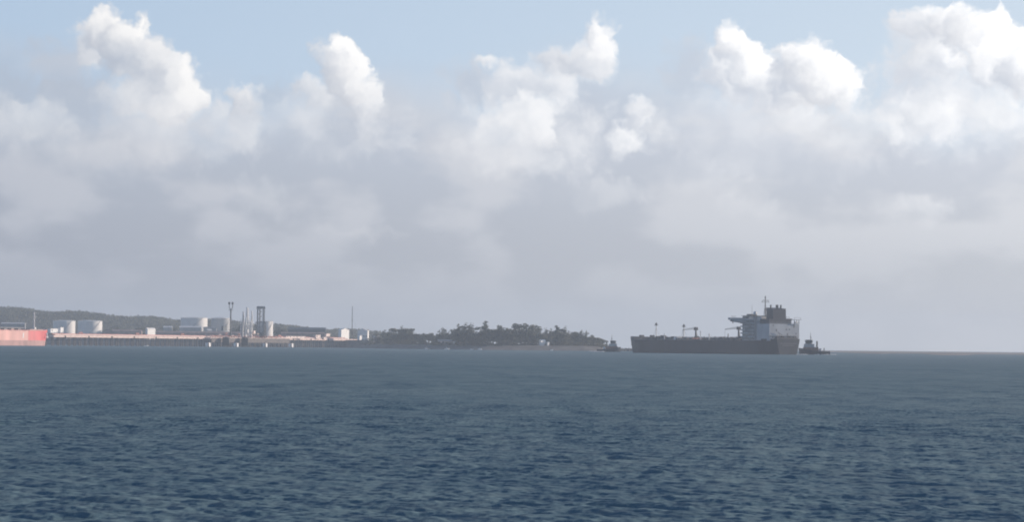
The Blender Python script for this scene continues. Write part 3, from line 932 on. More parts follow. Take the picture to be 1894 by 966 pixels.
# ------------------------------------------------------------------ tugs
def build_tug(px, Y, rz, label, scale=1.0, fwd=2.5):
    pos = at(px, 640, Y)
    t = thing('tug_boat', label, 'tug boat', (pos.x, pos.y, 0), rz, 'tugs attending the tanker')
    L, B = 26.0 * scale, 4.9 * scale
    s = scale
    rings = []
    for f, w, z, dx in ((0, .72, 2.7, 0), (.06, .88, 2.7, 0), (.3, 1, 2.8, 0), (.55, 1, 3.2, 0), (.75, .93, 4.2, .0), (.88, .66, 4.9, .0), (.96, .34, 5.3, 0), (1, .08, 5.5, 0)):
        x = L * (f - .5)
        w *= B
        rings.append([(x - f * 1.2, -w * .7, -1), (x - .5 * f, -w * .92, .6), (x, -w, z * s), (x, w, z * s), (x - .5 * f, w * .92, .6), (x - f * 1.2, w * .7, -1)])
    h = MB().loft(rings).build('hull', M['hull'], t, True)
    MB().path([(L * (f - .5), sg * B * w * 1.03, z * s) for sg, f, w, z in
               [(-1, 0, .72, 1.8), (-1, .3, 1, 1.7), (-1, .55, 1, 2.0), (-1, .75, .93, 2.8), (-1, .88, .66, 3.5), (-1, 1, .1, 4.2), (1, 1, .1, 4.2), (1, .88, .66, 3.5), (1, .75, .93, 2.8), (1, .55, 1, 2.0), (1, .3, 1, 1.7), (1, 0, .72, 1.8)]], .35, 6).build('fender', M['rubber'], h)
    for k in range(5):
        for sg in (-1, 1):
            MB().lathe([(.35, -.2), (.62, -.2), (.62, .2), (.35, .2)], 0, 0, 10).build('tyre', M['rubber'], h).matrix_basis = Matrix.Translation((-8 + k * 3.4, sg * (B + .35), 1.3)) @ Matrix.Rotation(R(90), 4, 'X')
    d = MB().box(-5.6 * s, 7.0 * s, -3.3 * s, 3.3 * s, 2.2 * s, 6.0 * s, .15, .15).build('deckhouse', M['tugred'], t); d.location.x = fwd
    for k in range(5):
        for sg in (-1, 1):
            MB().tube((-3 + k * 1.9, sg * 3.2 * s, 4.3 * s), (-3 + k * 1.9, sg * 3.34 * s, 4.3 * s), .32, .32, 8).build('porthole', M['glass'], d)
    b2 = MB().box(-2.2 * s, 6.2 * s, -2.8 * s, 2.8 * s, 6.02 * s, 8.8 * s, .1, .1).build('upper_deckhouse', M['housegrey'], t); b2.location.x = fwd
    MB().path([(-4.4 * s, -3 * s, 6.9 * s), (-2.3 * s, -3 * s, 6.1 * s)], .06, 4).path([(-4.4 * s, 3 * s, 6.9 * s), (-2.3 * s, 3 * s, 6.1 * s)], .06, 4).build('railing', M['steel'], b2)
    w = MB().lathe([(2.9 * s, 8.82 * s), (2.9 * s, 9.7 * s), (3.2 * s, 11.7 * s), (2.4 * s, 11.8 * s)], 2.2 * s, 0, 8).build('wheelhouse', M['grey'], t); w.location.x = fwd
    MB().lathe([(2.98 * s, 9.8 * s), (3.22 * s, 11.3 * s)], 2.2 * s, 0, 8).build('wheelhouse_window', M['glass'], w)
    MB().lathe([(3.4 * s, 11.8 * s), (3.3 * s, 12.1 * s), (.5, 12.3 * s)], 2.2 * s, 0, 8).build('wheelhouse_roof', M['dark'], w)
    m_ = MB().tube((.8 * s, 0, 12.0 * s), (.8 * s, 0, 18.6 * s), .26, .12, 7).tube((-.4 * s, 0, 12.0 * s), (.8 * s, 0, 15.6 * s), .12, .1, 5).build('mast', M['dark'], t); m_.location.x = fwd
    MB().box(.4 * s, 1.2 * s, -1.6 * s, 1.6 * s, 13.6 * s, 13.85 * s).box(.5 * s, 1.1 * s, -1.3 * s, 1.3 * s, 15.4 * s, 15.6 * s).build('radar', M['dark'], m_)
    for sg in (-1, 1):
        MB().tube((-3.4 * s, sg * 2.2 * s, 5.2 * s), (-3.5 * s, sg * 2.2 * s, 11.2 * s), .55 * s, .5 * s, 10).build('funnel', M['dark'], t).location.x = fwd - 1.2
    MB().lathe([(.9, 0), (1.5, .5), (1.5, 3.4), (.9, 3.9)], 0, 0, 12).build('tow_winch', M['house'], t, True).matrix_basis = Matrix.Translation((-5.0 * s, -1.95, 3.9 * s)) @ Matrix.Rotation(R(-90), 4, 'X')
    MB().path([(-8.2 * s, -2.2 * s, 2.2 * s), (-8.2 * s, -2.2 * s, 5.4 * s), (-8.2 * s, 2.2 * s, 5.4 * s), (-8.2 * s, 2.2 * s, 2.2 * s)], .25, 6).build('tow_arch', M['dark'], t)
    MB().tube((9.4 * s, -1.6, 4.1 * s), (9.4 * s, 1.6, 4.1 * s), .75, .75, 9).build('anchor_winch', M['dark'], t)
    return t


build_tug(1506, 2480, R(178), 'dark tug boat with white winch drum close behind the tanker stern', 1.1)
build_tug(1126, 2880, 0, 'small dark tug boat off the tanker bow beside the wooded point', 0.98)


# ------------------------------------------------------------------ jetty line: everything on it uses distance along it
J0, J1 = Vector((-567, 3300, 0)), Vector((-246, 4000, 0))
JD = (J1 - J0).normalized()
JL = (J1 - J0).length
JRZ = math.atan2(JD.y, JD.x)


JN = Vector((JD.y, -JD.x, 0))                                   # seaward side


def jet(px, off=0.0):
    """Distance along the jetty for a column of the photograph."""
    k = (px - IW / 2) / FPX
    o = J0 + JN * off
    return (k * o.y - o.x) / (JD.x - k * JD.y)


# ------------------------------------------------------------------ red tanker moored at the left end
def build_red_ship():
    bow = jet(84, 26)
    p = J0 + JD * bow + JN * 26
    t = thing('moored_tanker', 'red hulled ship with white foremast moored at the left edge', 'ship', (p.x, p.y, 0), JRZ)
    Lh, hb, dk = 250.0, 21.0, 17.6
    def half(x):
        f = max(0, (x + 46) / 46)
        return max(.5, hb * (1 - f ** 3.0)), max(.3, hb * (1 - f ** 2.0))
    xs = [-Lh, -Lh + 10, -200, -150, -100, -60, -46, -36, -27, -19, -12, -7, -3, -1, 0]
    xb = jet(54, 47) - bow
    for nm, z0, z1, m in (('lower_hull', -2.0, 6.2, 'redlow'), ('hull', 6.2, dk, 'redhull'), ('bow_less_lit', 6.2, dk, 'redbow')):  # one red hull: side coloured sun-pale, bow redder where less lit
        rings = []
        for x in ([x for x in xs if x < xb] + [xb] if nm == 'hull' else [xb] + [x for x in xs if x > xb] if nm == 'bow_less_lit' else xs):
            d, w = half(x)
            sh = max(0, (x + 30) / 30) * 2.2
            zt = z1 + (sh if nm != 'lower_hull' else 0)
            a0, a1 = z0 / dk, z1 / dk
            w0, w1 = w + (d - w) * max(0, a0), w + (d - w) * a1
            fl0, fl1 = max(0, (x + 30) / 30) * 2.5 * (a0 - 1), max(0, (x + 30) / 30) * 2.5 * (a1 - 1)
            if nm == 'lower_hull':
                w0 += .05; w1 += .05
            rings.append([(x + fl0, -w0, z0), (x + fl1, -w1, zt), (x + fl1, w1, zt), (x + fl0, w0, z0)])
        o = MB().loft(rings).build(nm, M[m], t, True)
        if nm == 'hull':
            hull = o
    mb = MB()
    for sg in (-1, 1):
        mb.path([(x, sg * (half(x)[0] - .2), dk + max(0, (x + 30) / 30) * 2.2 + .5) for x in (-Lh, -100, -46, -30, -19, -7)], .4, 5)
    mb.build('bulwark', M['redhull'], hull)
    MB().tube((-24, -19.6, 15.5), (-24, -20.2, 10.5), .7, 1.0, 8).box(-25.8, -22.2, -20.8, -19.8, 9.6, 10.8).build('anchor', M['white'], hull)
    MB().box(-75, -73, -21.15, -21.03, 9, 15).build('painted_mark', M['white'], hull)
    fm = MB().tube((-22, 0, dk), (-22, 0, 40.0), .95, .7, 10).build('foremast', M['white'], t)
    MB().box(-23.6, -20.4, -2, 2, dk, 22).box(-23, -19, -1.2, 1.2, 34, 34.3).build('mast_house', M['white'], fm)
    MB().box(-42, -14, -8, 8, dk, dk + 2.0, .5, .5).build('forecastle_store', M['brick'], t)
    for k in range(8):
        x = -60 - k * 14
        MB().box(x - 3, x + 3, -6, 6, dk, dk + 2.6, .4, .4).build('deck_house', M['brick' if k % 2 else 'grey'], t)
    for y, r in ((3, .5), (0, .6), (-3, .5)):
        MB().tube((-220, y, dk + 3.4), (-48, y, dk + 3.4), r, r, 8).build('cargo_pipe', M['roofgrey'], t)
    for x in (-32, -18):
        MB().tube((x, -6, dk + 1.2), (x, 6, dk + 1.2), 1.1, 1.1, 9).build('winch', M['brick'], t)
    return t


build_red_ship()


# ------------------------------------------------------------------ jetty
def build_jetty():
    t = thing('oil_jetty', 'long concrete oil jetty on piles with reddish pipes along it', 'jetty', tuple(J0), JRZ)
    DZ = 11.2                                                 # underside of the deck
    start, end = jet(92), jet(642)
    n = int((end - start) / 12)
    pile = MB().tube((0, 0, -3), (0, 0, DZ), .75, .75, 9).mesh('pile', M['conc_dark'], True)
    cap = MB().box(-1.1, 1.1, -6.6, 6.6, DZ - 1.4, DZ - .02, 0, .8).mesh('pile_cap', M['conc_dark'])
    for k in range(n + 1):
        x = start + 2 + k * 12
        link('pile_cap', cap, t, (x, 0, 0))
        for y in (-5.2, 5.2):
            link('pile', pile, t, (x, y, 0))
        if k % 5 == 2:
            MB().tube((x, -5.2, .5), (x + 8, -5.2, DZ - 1.5), .4, .4, 7).build('raking_pile', M['conc_dark'], t, True)
    seg = MB().box(0, 23.9, -7, 7, DZ - .6, DZ + 1.5).mesh('deck_slab', M['concrete'])
    k = 0
    while start + k * 24 < end:
        link('deck_slab', seg, t, (start + k * 24, 0, 0))
        k += 1
    for y, z, r, m in ((-6.2, DZ + 2.3, .55, 'pipe_pale'), (-5.0, DZ + 2.3, .45, 'pipe_red'), (-3.7, DZ + 2.5, .7, 'pipe_pale'),
                       (-2.0, DZ + 3.3, .5, 'pipe_red'), (-.6, DZ + 3.4, .6, 'pipe_red')):
        MB().tube((start + 4, y, z), (end - 8, y, z), r, r, 10).build('pipe', M[m], t, True)
    for k in range(int((end - start) / 16)):
        x = start + 8 + k * 16
        MB().box(x - .2, x + .2, -6.8, .4, DZ + 1.5, DZ + 1.8).box(x - .2, x + .2, -2.8, .3, DZ + 1.8, DZ + 2.75).build('pipe_support', M['brick'], t)
    for k in range(int((end - start) / 30)):                 # lamp posts and valves
        x = start + 20 + k * 30
        l = MB().tube((x, 6, DZ + 1.5), (x, 6, DZ + 6.5), .12, .09, 6).tube((x, 6, DZ + 6.5), (x, 4.6, DZ + 6.8), .08, .08, 5).build('lamp_post', M['steel'], t)
        MB().box(x - .3, x + .3, 4.0, 4.7, DZ + 6.7, DZ + 6.95).build('lamp_head', M['dark'], l)
    for x in (start + 60, start + 190, start + 300, start + 470, start + 560):   # pipe loops
        MB().path([(x, -3.7, DZ + 2.5), (x, -3.7, DZ + 5.4), (x + 7, -3.7, DZ + 5.4), (x + 7, -3.7, DZ + 2.5)], .55, 8).build('expansion_loop', M['pipe_red'], t, True)
    for k in range(14):
        x = start + 24 + k * 52 % (end - start - 60)
        y = -7.35
        MB().box(x, x + 2.5, y, -7.02, DZ - 2.2, DZ + 1.3).build('fender_panel', M['rubber'], t)
    # wider loading platform
    a, b = jet(372), jet(520)
    MB().box(a, b, -16, -7.02, DZ - .4, DZ + 1.4).build('loading_platform', M['concrete'], t)
    for k in range(int((b - a) / 13) + 1):
        x = a + 3 + k * 13
        link('pile', pile, t, (x, -14.6, 0), scale=(1.15, 1.15, .96))
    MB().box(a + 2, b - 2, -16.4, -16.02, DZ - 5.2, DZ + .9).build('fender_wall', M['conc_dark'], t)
    for k in range(16):
        x = a + 8 + k * 12.2
        MB().path([(x, -15.5, DZ + 1.4), (x, -15.5, DZ + 3.2), (x, -8, DZ + 3.4), (x, -3.7, DZ + 3.2)], .5, 8).build('branch_pipe', M['pipe_red' if k % 3 else 'pipe_pale'], t, True)
    for k in range(11):                                      # valve stands and small pipe frames
        x = a + 12 + k * 17
        hh = 3.5 + 4 * ((k * 7) % 5) / 4
        f = MB().tube((x, -12, DZ + 1.4), (x, -12, DZ + hh), .3, .25, 7).tube((x + 4, -12, DZ + 1.4), (x + 4, -12, DZ + hh), .3, .25, 7).tube((x - .5, -12, DZ + hh), (x + 4.5, -12, DZ + hh), .35, .35, 7).build('pipe_frame', M['pipe_pale' if k % 2 else 'pipe_red'], t)
    MB().box(a + 6, b - 6, -10.4, -9.6, DZ + 4.0, DZ + 4.25).build('pipe_bridge', M['pipe_red'], t)
    return t


build_jetty()


def on_jetty(px, off=0.0):
    p = J0 + JD * jet(px, off) + JN * off
    return p


DT = 12.7                                                        # jetty deck level


def local_h(px, py, off=0.0):
    p = on_jetty(px, off)
    return at(px, py, p.y).z


# slim signal tower with a forked head
def signal_tower():
    p = on_jetty(428, 4)
    H = local_h(428, 559, 4) - DT
    t = thing('signal_tower', 'slim dark steel tower with forked double head on the jetty', 'tower', (p.x, p.y, DT), JRZ)
    MB().tube((0, 0, 0), (0, 0, H - 11), 1.25, .95, 10).build('column', M['dark'], t, True)
    MB().box(-2.6, 2.6, -2.6, 2.6, H - 11.2, H - 10.8).build('platform', M['dark'], t)
    u = Vector((math.cos(-JRZ), math.sin(-JRZ), 0))
    for s_ in (-1, 1):
        q = u * (2.3 * s_)
        MB().tube((0, 0, H - 11), (q.x, q.y, H - 7.5), .6, .5, 7).tube((q.x, q.y, H - 7.5), (q.x, q.y, H - 3), .5, .5, 7).build('fork', M['dark'], t)
        MB().lathe([(.5, H - 3.6), (1.5, H - 2.8), (1.5, H - .6), (.7, H)], q.x, q.y, 10).build('lamp_drum', M['dark'], t, True)
    MB().tube((-.9, -.9, 0), (-.9, -.9, H - 11), .12, .12, 5).tube((-1.4, -.9, 0), (-1.4, -.9, H - 11), .12, .12, 5).build('ladder', M['steel'], t)
    MB().box(-3, 3, -3, 3, 0, 3.2, .2, .2).build('base_cabin', M['dark'], t)


signal_tower()


# four articulated loading arms
def loading_arm(px, ytop, lab, m, lean):
    p = on_jetty(px, 11)
    H = local_h(px, ytop, 11) - DT
    t = thing('loading_arm', lab, 'loading arm', (p.x, p.y, DT - .1), 0, 'marine loading arms on the jetty')
    MB().tube((0, 0, 0), (0, 0, H * .42), 1.5, 1.2, 10).build('riser', M[m], t, True)
    a = MB().tube((0, 0, H * .40), (lean, -1, H), 1.05, .8, 8)
    a.build('inboard_arm', M[m], t, True)
    MB().tube((lean, -1, H), (lean + 1.6, -2, H * .5), .8, .7, 8).tube((lean + 1.6, -2, H * .5), (lean + 1.0, -3, H * .36), .5, .5, 7).build('outboard_arm', M[m], t, True)
    MB().tube((0, 0, H * .42), (-lean * .8, .8, H * .2), .4, .4, 6).box(-lean * .8 - 1.1, -lean * .8 + 1.1, .2, 1.6, H * .14, H * .26, .1, .1).build('counterweight', M['grey'], t)
    MB().lathe([(1.3, H - .5), (1.3, H + .4), (.4, H + .8)], lean, -1, 10).build('sheave', M[m], t)
    MB().box(-1.8, 1.8, -1.8, 1.8, 0, 1.0, .3, .3).build('base', M['concrete'], t)


loading_arm(450, 578, 'leftmost of the four pale loading arms, grey and lowest', 'steel', .9)
loading_arm(456, 569.5, 'second pale loading arm from the left, tall with leaning jib', 'tank', 1.3)
loading_arm(461, 571, 'third pale loading arm from the left, close beside the tallest', 'tank', -1.2)
loading_arm(466, 576, 'rightmost of the four pale loading arms, beside the dark lattice tower', 'tank', .8)


# dark lattice gangway tower
M['latt'] = mat('lattice_steel', (0.20, 0.205, 0.21), 0.6, 0.15, 0.3)


def lattice_tower():
    p = on_jetty(483.5, 9)
    H = local_h(483.5, 567, 9) - DT
    t = thing('lattice_tower', 'dark square lattice tower with flat top platform right of the loading arms', 'tower', (p.x, p.y, DT), R(12))
    hw = 4.7
    cs = [(-hw, -hw), (hw, -hw), (hw, hw), (-hw, hw)]
    for x, y in cs:
        MB().tube((x, y, 0), (x * .96, y * .96, H - 3), .55, .45, 7).build('leg', M['latt'], t)
    lv = 6
    for k in range(lv):
        z0, z1 = (H - 4) * k / lv, (H - 4) * (k + 1) / lv
        for i in range(4):
            a, b = cs[i], cs[(i + 1) % 4]
            MB().tube((a[0], a[1], z1), (b[0], b[1], z1), .2, .2, 5).tube((a[0], a[1], z0), (b[0], b[1], z1), .16, .16, 5).tube((b[0], b[1], z0), (a[0], a[1], z1), .16, .16, 5).build('bracing', M['latt'], t)
    MB().box(-5.8, 5.8, -5.8, 5.8, H - 3.2, H - 2.6).build('top_platform', M['latt'], t)
    MB().box(-5.4, 5.4, -5.4, 5.4, H - 2.6, H, .2, .2).build('machine_house', M['grey'], t)
    for z in (8, 15.5):
        MB().box(-6.2, 6.2, -6.2, 6.2, z, z + .5).build('landing', M['latt'], t)
    MB().box(-4, 4, -4, 4, 0, 7.5).build('stair_cabin', M['grey'], t)
    MB().tube((-1.2, 0, 0), (-1.2, 0, H - 3), .7, .7, 8).build('stair_shaft', M['latt'], t)
    MB().box(-15, -6.3, -1.6, 1.6, 6.5, 9.2).build('gangway', M['grey'], t)
    for x in (-2.4, 2.4):
        MB().tube((x, -hw, 0), (x, -hw, H - 3), .38, .34, 6).build('post', M['latt'], t)
    hl, wl = H * .5, 7.6
    cl = [(-wl, -wl), (wl, -wl), (wl, wl), (-wl, wl)]
    for i in range(4):
        a, b = cl[i], cl[(i + 1) % 4]
        MB().tube((a[0], a[1], 0), (a[0] * .8, a[1] * .8, hl), .5, .45, 6).build('outer_leg', M['grey'], t)
        MB().tube((a[0], a[1], 0), (b[0] * .8, b[1] * .8, hl), .22, .22, 5).tube((b[0], b[1], 0), (a[0] * .8, a[1] * .8, hl), .22, .22, 5).tube((a[0] * .8, a[1] * .8, hl), (b[0] * .8, b[1] * .8, hl), .4, .4, 5).tube((a[0] * .9, a[1] * .9, hl * .5), (b[0] * .9, b[1] * .9, hl * .5), .3, .3, 5).build('outer_bracing', M['grey'], t)


lattice_tower()


def cabin(px0, px1, y0, y1, off, label, m='house', roof='roofgrey', depth=6.0, flat=True, cat='cabin', name='jetty_cabin'):
    pc = (px0 + px1) / 2
    p = on_jetty(pc, off)
    s = p.y / FPX
    w = (px1 - px0) * s
    z1, z0 = at(pc, y0, p.y).z, max(DT - .1, at(pc, y1, p.y).z)
    rz = R(55)
    depth *= .6
    w = max(2.0, (w - depth * math.sin(rz)) / math.cos(rz))
    t = thing(name, label, cat, (p.x, p.y, z0), rz)
    hgt = z1 - z0
    wl = MB().box(-w / 2, w / 2, -depth / 2, depth / 2, 0, hgt - .3).build('wall', M[m], t)
    MB().box(-w / 2 - .3, w / 2 + .3, -depth / 2 - .3, depth / 2 + .3, hgt - .3, hgt).build('roof', M[roof], t)
    for k in range(int(w / 9)):
        x = -w / 2 + 2.0 + k * 7.4
        MB().box(x, x + 1.3, -depth / 2 - .06, -depth / 2 - .003, hgt * .4, hgt * .75).build('window', M['glass'], wl)
    MB().box(w / 2 - 1.6, w / 2 - .7, -depth / 2 - .06, -depth / 2 - .003, 0, min(2.1, hgt * .7)).build('door', M['grey'], wl)
    return t


def pipe_rack():
    p = on_jetty(457, 13)
    t = thing('pipe_rack', 'open white pipe frame at the foot of the pale loading arms', 'pipe rack', (p.x, p.y, DT), R(15))
    H = local_h(457, 590, 13) - DT
    for k in range(6):
        x = -7.5 + k * 3
        h_ = H * (1.0, .7, .95, .8, 1.0, .6)[k]
        MB().tube((x, 0, 0), (x, 0, h_), .42, .36, 7).build('upright', M['tank'], t)
        MB().tube((x, 3, 0), (x, 3, h_ * .9), .36, .32, 7).build('upright', M['tank'], t)
    for z, r in ((H * .25, .35), (H * .45, .3), (H * .62, .35)):
        MB().tube((-8.2, 0, z), (8.2, 0, z), r, r, 7).build('cross_pipe', M['tank'], t)
        MB().tube((-8.2, 3, z), (8.2, 3, z), r, r, 7).build('cross_pipe', M['pipe_pale'], t)
    MB().box(-8.4, 8.4, -.8, 3.8, H * .62 + .4, H * .62 + .65).build('walkway', M['steel'], t)


pipe_rack()
cabin(91, 108, 608, 616, 2, 'low white shed at the red ship bow on the jetty', depth=8)
cabin(108.5, 119, 605.5, 616, 2, 'taller white cabin beside the low shed at the jetty start', depth=8)
cabin(411, 421, 604, 612, 2, 'dark blue grey control cabin left of the slim signal tower', 'shed', 'dark', name='control_cabin')
cabin(457, 461, 609, 618, 13, 'small bright white cabinet under the loading arms', 'tank', 'tank', 3, cat='cabinet', name='pump_cabinet')
cabin(463.5, 468.5, 606, 614, 12, 'bright white pump house between the loading arms and lattice tower', 'tank', 'tank', 4, name='pump_house')
cabin(469, 474, 612, 619, 13, 'little pale hut at the foot of the lattice tower', 'pipe_pale', 'tank', 4, name='jetty_hut')
for k, (a, b, y0, y1, lab) in enumerate([
        (530, 565, 622.5, 626.5, 'long pale pipe box on the outer part of the jetty'),
        (584, 594, 620, 627, 'small pinkish container on the jetty left of the white house'),
        (603, 612, 617.5, 623, 'small pale container on the jetty nearest the bigger white house'),
        (598, 606, 624, 628, 'white low box below the pale container on the jetty')]):
    cabin(a, b, y0, y1, 8.5, lab, 'pipe_pale', 'pipe_pale', 4, cat='container', name='container')

# mooring dolphins with white fenders standing off the jetty
for px, y0, y1, lab in [(386.3, 628, 641.5, 'leftmost white capped mooring dolphin before the loading platform'),
                        (438, 632, 643, 'white capped mooring dolphin below the slim signal tower'),
                        (491.5, 633, 643, 'white capped mooring dolphin below the lattice tower'),
                        (539.5, 634, 643, 'rightmost white capped mooring dolphin, off the outer jetty')]:
    p = on_jetty(px, 42)
    t = thing('mooring_dolphin', lab, 'mooring dolphin', (p.x, p.y, 0), R(-30), 'mooring dolphins off the jetty')
    for x, y in ((-1.6, -1.6), (1.6, -1.6), (1.6, 1.6), (-1.6, 1.6)):
        MB().tube((x * 1.25, y * 1.25, -2), (x, y, 4.4), .45, .45, 7).build('pile', M['conc_dark'], t)
    MB().box(-2.6, 2.6, -2.6, 2.6, 4.4, 5.6, .15, .15).build('cap', M['concrete'], t)
    MB().box(2.62, 3.2, -1.8, 1.8, .4, 5.4).box(-1.6, 1.6, -3.2, -2.62, .4, 5.4).build('fender', M['house'], t)
    MB().lathe([(.35, 5.6), (.3, 6.5), (.55, 6.8), (.3, 7.0)], 0, 0, 8).build('bollard', M['dark'], t)

# two bare steel dolphins between (dark clusters under the platform)
for px, lab in [(420, 'dark pile cluster under the slim signal tower'), (455, 'dark pile cluster under the loading arms')]:
    p = on_jetty(px, 24)
    t = thing('breasting_dolphin', lab, 'mooring dolphin', (p.x, p.y, 0), 0)
    for k in range(6):
        a = k * 1.047
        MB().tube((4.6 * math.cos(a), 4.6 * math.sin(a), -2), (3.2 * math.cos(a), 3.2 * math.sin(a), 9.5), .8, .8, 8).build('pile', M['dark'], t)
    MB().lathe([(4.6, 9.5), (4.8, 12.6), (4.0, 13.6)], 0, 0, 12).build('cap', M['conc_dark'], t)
    MB().box(-4.5, 4.5, -5.9, -4.7, 2.0, 11.5).build('fender_panel', M['rubber'], t)

# tall thin radio mast and shore-end post
p = at(651, 640, 4010)
Hm = at(651, 566.5, 3990).z
t = thing('radio_mast', 'very tall thin mast between the two white houses', 'mast', (p.x, p.y, 11.3))
MB().tube((0, 0, 0), (0, 0, Hm - 11.3), .62, .38, 8).build('pole', M['dark'], t)
for k in range(3):
    a = k * 2.094 + .5
    MB().tube((16 * math.cos(a), 16 * math.sin(a), 0), (0, 0, 34), .05, .05, 4).build('guy_wire', M['dark'], t)
MB().box(-1.6, 1.6, -1.6, 1.6, 0, 2.2, .2, .2).build('base', M['concrete'], t)
for z in (30, 45):
    MB().tube((-1.1, 0, z), (1.1, 0, z), .14, .14, 5).build('crossbar', M['dark'], t)


# ------------------------------------------------------------------ storage tanks
def storage_tank(pxc, wpx, ytop, ybase, Y, label, m='tank', roofm='tank', dome=.10, zbase=None):
    p = at(pxc, 640, Y)
    r = wpx * Y / FPX / 2
    z0 = emb_z(pxc) if zbase is None else zbase
    z1 = at(pxc, ytop, Y).z
    t = thing('storage_tank', label, 'storage tank', (p.x, p.y, z0), tree_rng.uniform(0, 1), 'storage tanks on shore')
    H = z1 - z0
    hc = H - r * dome
    nc = 5
    for k in range(nc):                                  # shell courses, each with its weld line
        za, zb = hc * k / nc, hc * (k + 1) / nc
        MB().lathe([(r, za + .04), (r, zb - .04)], 0, 0, 40).build('shell_course', M[m], t, True)
        MB().lathe([(r - .06, zb - .05), (r - .06, zb + .05)], 0, 0, 40).build('weld_seam', M['roofgrey'], t, True)
    MB().lathe([(r + .35, hc), (r + .35, hc + .5), (r * .8, hc + (H - hc) * .45), (r * .4, hc + (H - hc) * .85), (.6, H)], 0, 0, 40).build('roof', M[roofm], t, True)
    rr = MB()
    for k in range(20):
        a0, a1 = k * .314, (k + 1) * .314
        rr.tube((r * math.cos(a0), r * math.sin(a0), hc + 1.6), (r * math.cos(a1), r * math.sin(a1), hc + 1.6), .07, .07, 4)
        rr.tube((r * math.cos(a0), r * math.sin(a0), hc + .4), (r * math.cos(a0), r * math.sin(a0), hc + 1.6), .06, .06, 4)
    rr.build('roof_railing', M['steel'], t)
    st = MB()
    for k in range(10):
        a0, a1 = -2.6 + k * .14, -2.6 + (k + 1) * .14
        st.tube(((r + .6) * math.cos(a0), (r + .6) * math.sin(a0), hc * k / 10), ((r + .6) * math.cos(a1), (r + .6) * math.sin(a1), hc * (k + 1) / 10), .35, .35, 4)
    st.build('spiral_stair', M['steel'], t)
    return t


storage_tank(118, 41, 592.5, 615, 4375, 'white domed storage tank behind the jetty, left of the pair by the red ship')
storage_tank(166, 45, 592.5, 615, 4330, 'white domed storage tank behind the jetty, right of the pair by the red ship')
storage_tank(358.5, 49, 588, 606, 4520, 'widest tank, on the slope above the long grey sheds, its right end brightly lit', zbase=22, dome=.04)
storage_tank(408, 36, 587, 606, 4585, 'grey tank with pale lit roof left of the slim signal tower', 'tankgrey', 'tank', .16, zbase=22)
storage_tank(490, 29, 594, 615, 4260, 'white tank with bright right edge half behind the dark lattice tower')
mb = MB()
rw = [[at(px, 640, Y) for px in (325, 345, 380, 410, 435)] for Y in (4420, 4460, 4640, 4700)]
for k, r_ in enumerate(rw):
    for j, q in enumerate(r_):
        q.z = (2, 22, 22, 2)[k] if 0 < j < 4 else 2
mb.loft(rw, close=False)
structure(mb.build('tank_terrace', M['soil']))


# ------------------------------------------------------------------ buildings on shore
def gable(px0, px1, ytop, yeave, Y, label, wall='house', roof='house', depth=10.0, rz=0.0, name='house', cat='house', zbase=None, windows=3, along=False, group=None):
    """Gabled building: ridge towards us unless along, then across the view."""
    pc = (px0 + px1) / 2
    zbase = (emb_z(pc) if pc < 705 else 6.0) if zbase is None else zbase
    p = at(pc, 640, Y)
    w = (px1 - px0) * Y / FPX
    if rz > R(25):
        w = max(2.5, (w - depth * math.sin(rz)) / math.cos(rz))
    ze, zt = at(pc, yeave, Y).z - zbase, at(pc, ytop, Y).z - zbase
    t = thing(name, label, cat, (p.x, p.y, zbase), rz, group)
    d = depth / 2
    if along:
        wl = MB().box(-w / 2, w / 2, -d, d, 0, ze).build('wall', M[wall], t)
        for sg in (-1, 1):
            MB().add([(-w / 2 - .4, 0, zt), (w / 2 + .4, 0, zt), (w / 2 + .4, sg * (d + .5), ze - .1), (-w / 2 - .4, sg * (d + .5), ze - .1),
                      (-w / 2 - .4, 0, zt - .3), (w / 2 + .4, 0, zt - .3), (w / 2 + .4, sg * (d + .5), ze - .4), (-w / 2 - .4, sg * (d + .5), ze - .4)],
                     [(0, 1, 2, 3), (7, 6, 5, 4), (0, 4, 5, 1), (1, 5, 6, 2), (2, 6, 7, 3), (3, 7, 4, 0)]).build('roof', M[roof], t)
        for sg in (-1, 1):
            x = sg * (w / 2 - .02)
            MB().add([(x, -d, ze), (x, d, ze), (x, 0, zt - .3)], [(0, 1, 2)]).build('gable_end', M[wall], t)
    else:
        wl = MB().prism([(-w / 2, 0), (w / 2, 0), (w / 2, ze), (0, zt - .3), (-w / 2, ze)], -d, d).build('wall', M[wall], t)
        for sg in (-1, 1):
            MB().add([(0, -d - .4, zt), (0, d + .4, zt), (sg * (w / 2 + .5), d + .4, ze - .2), (sg * (w / 2 + .5), -d - .4, ze - .2),
                      (0, -d - .4, zt - .28), (0, d + .4, zt - .28), (sg * (w / 2 + .5), d + .4, ze - .5), (sg * (w / 2 + .5), -d - .4, ze - .5)],
                     [(0, 1, 2, 3), (7, 6, 5, 4), (0, 4, 5, 1), (1, 5, 6, 2), (2, 6, 7, 3), (3, 7, 4, 0)]).build('roof', M[roof], t)
    for k in range(windows):
        x = -w / 2 + w * (k + .5) / windows
        f = MB().box(x - .75, x + .75, -d - .07, -d - .003, ze * .35, ze * .35 + 1.5).build('window', M['glass'], wl)
    MB().box(w * .3, w * .3 + 1.1, -d - .08, -d - .003, 0, 2.1).build('door', M['grey'], wl)
    return t


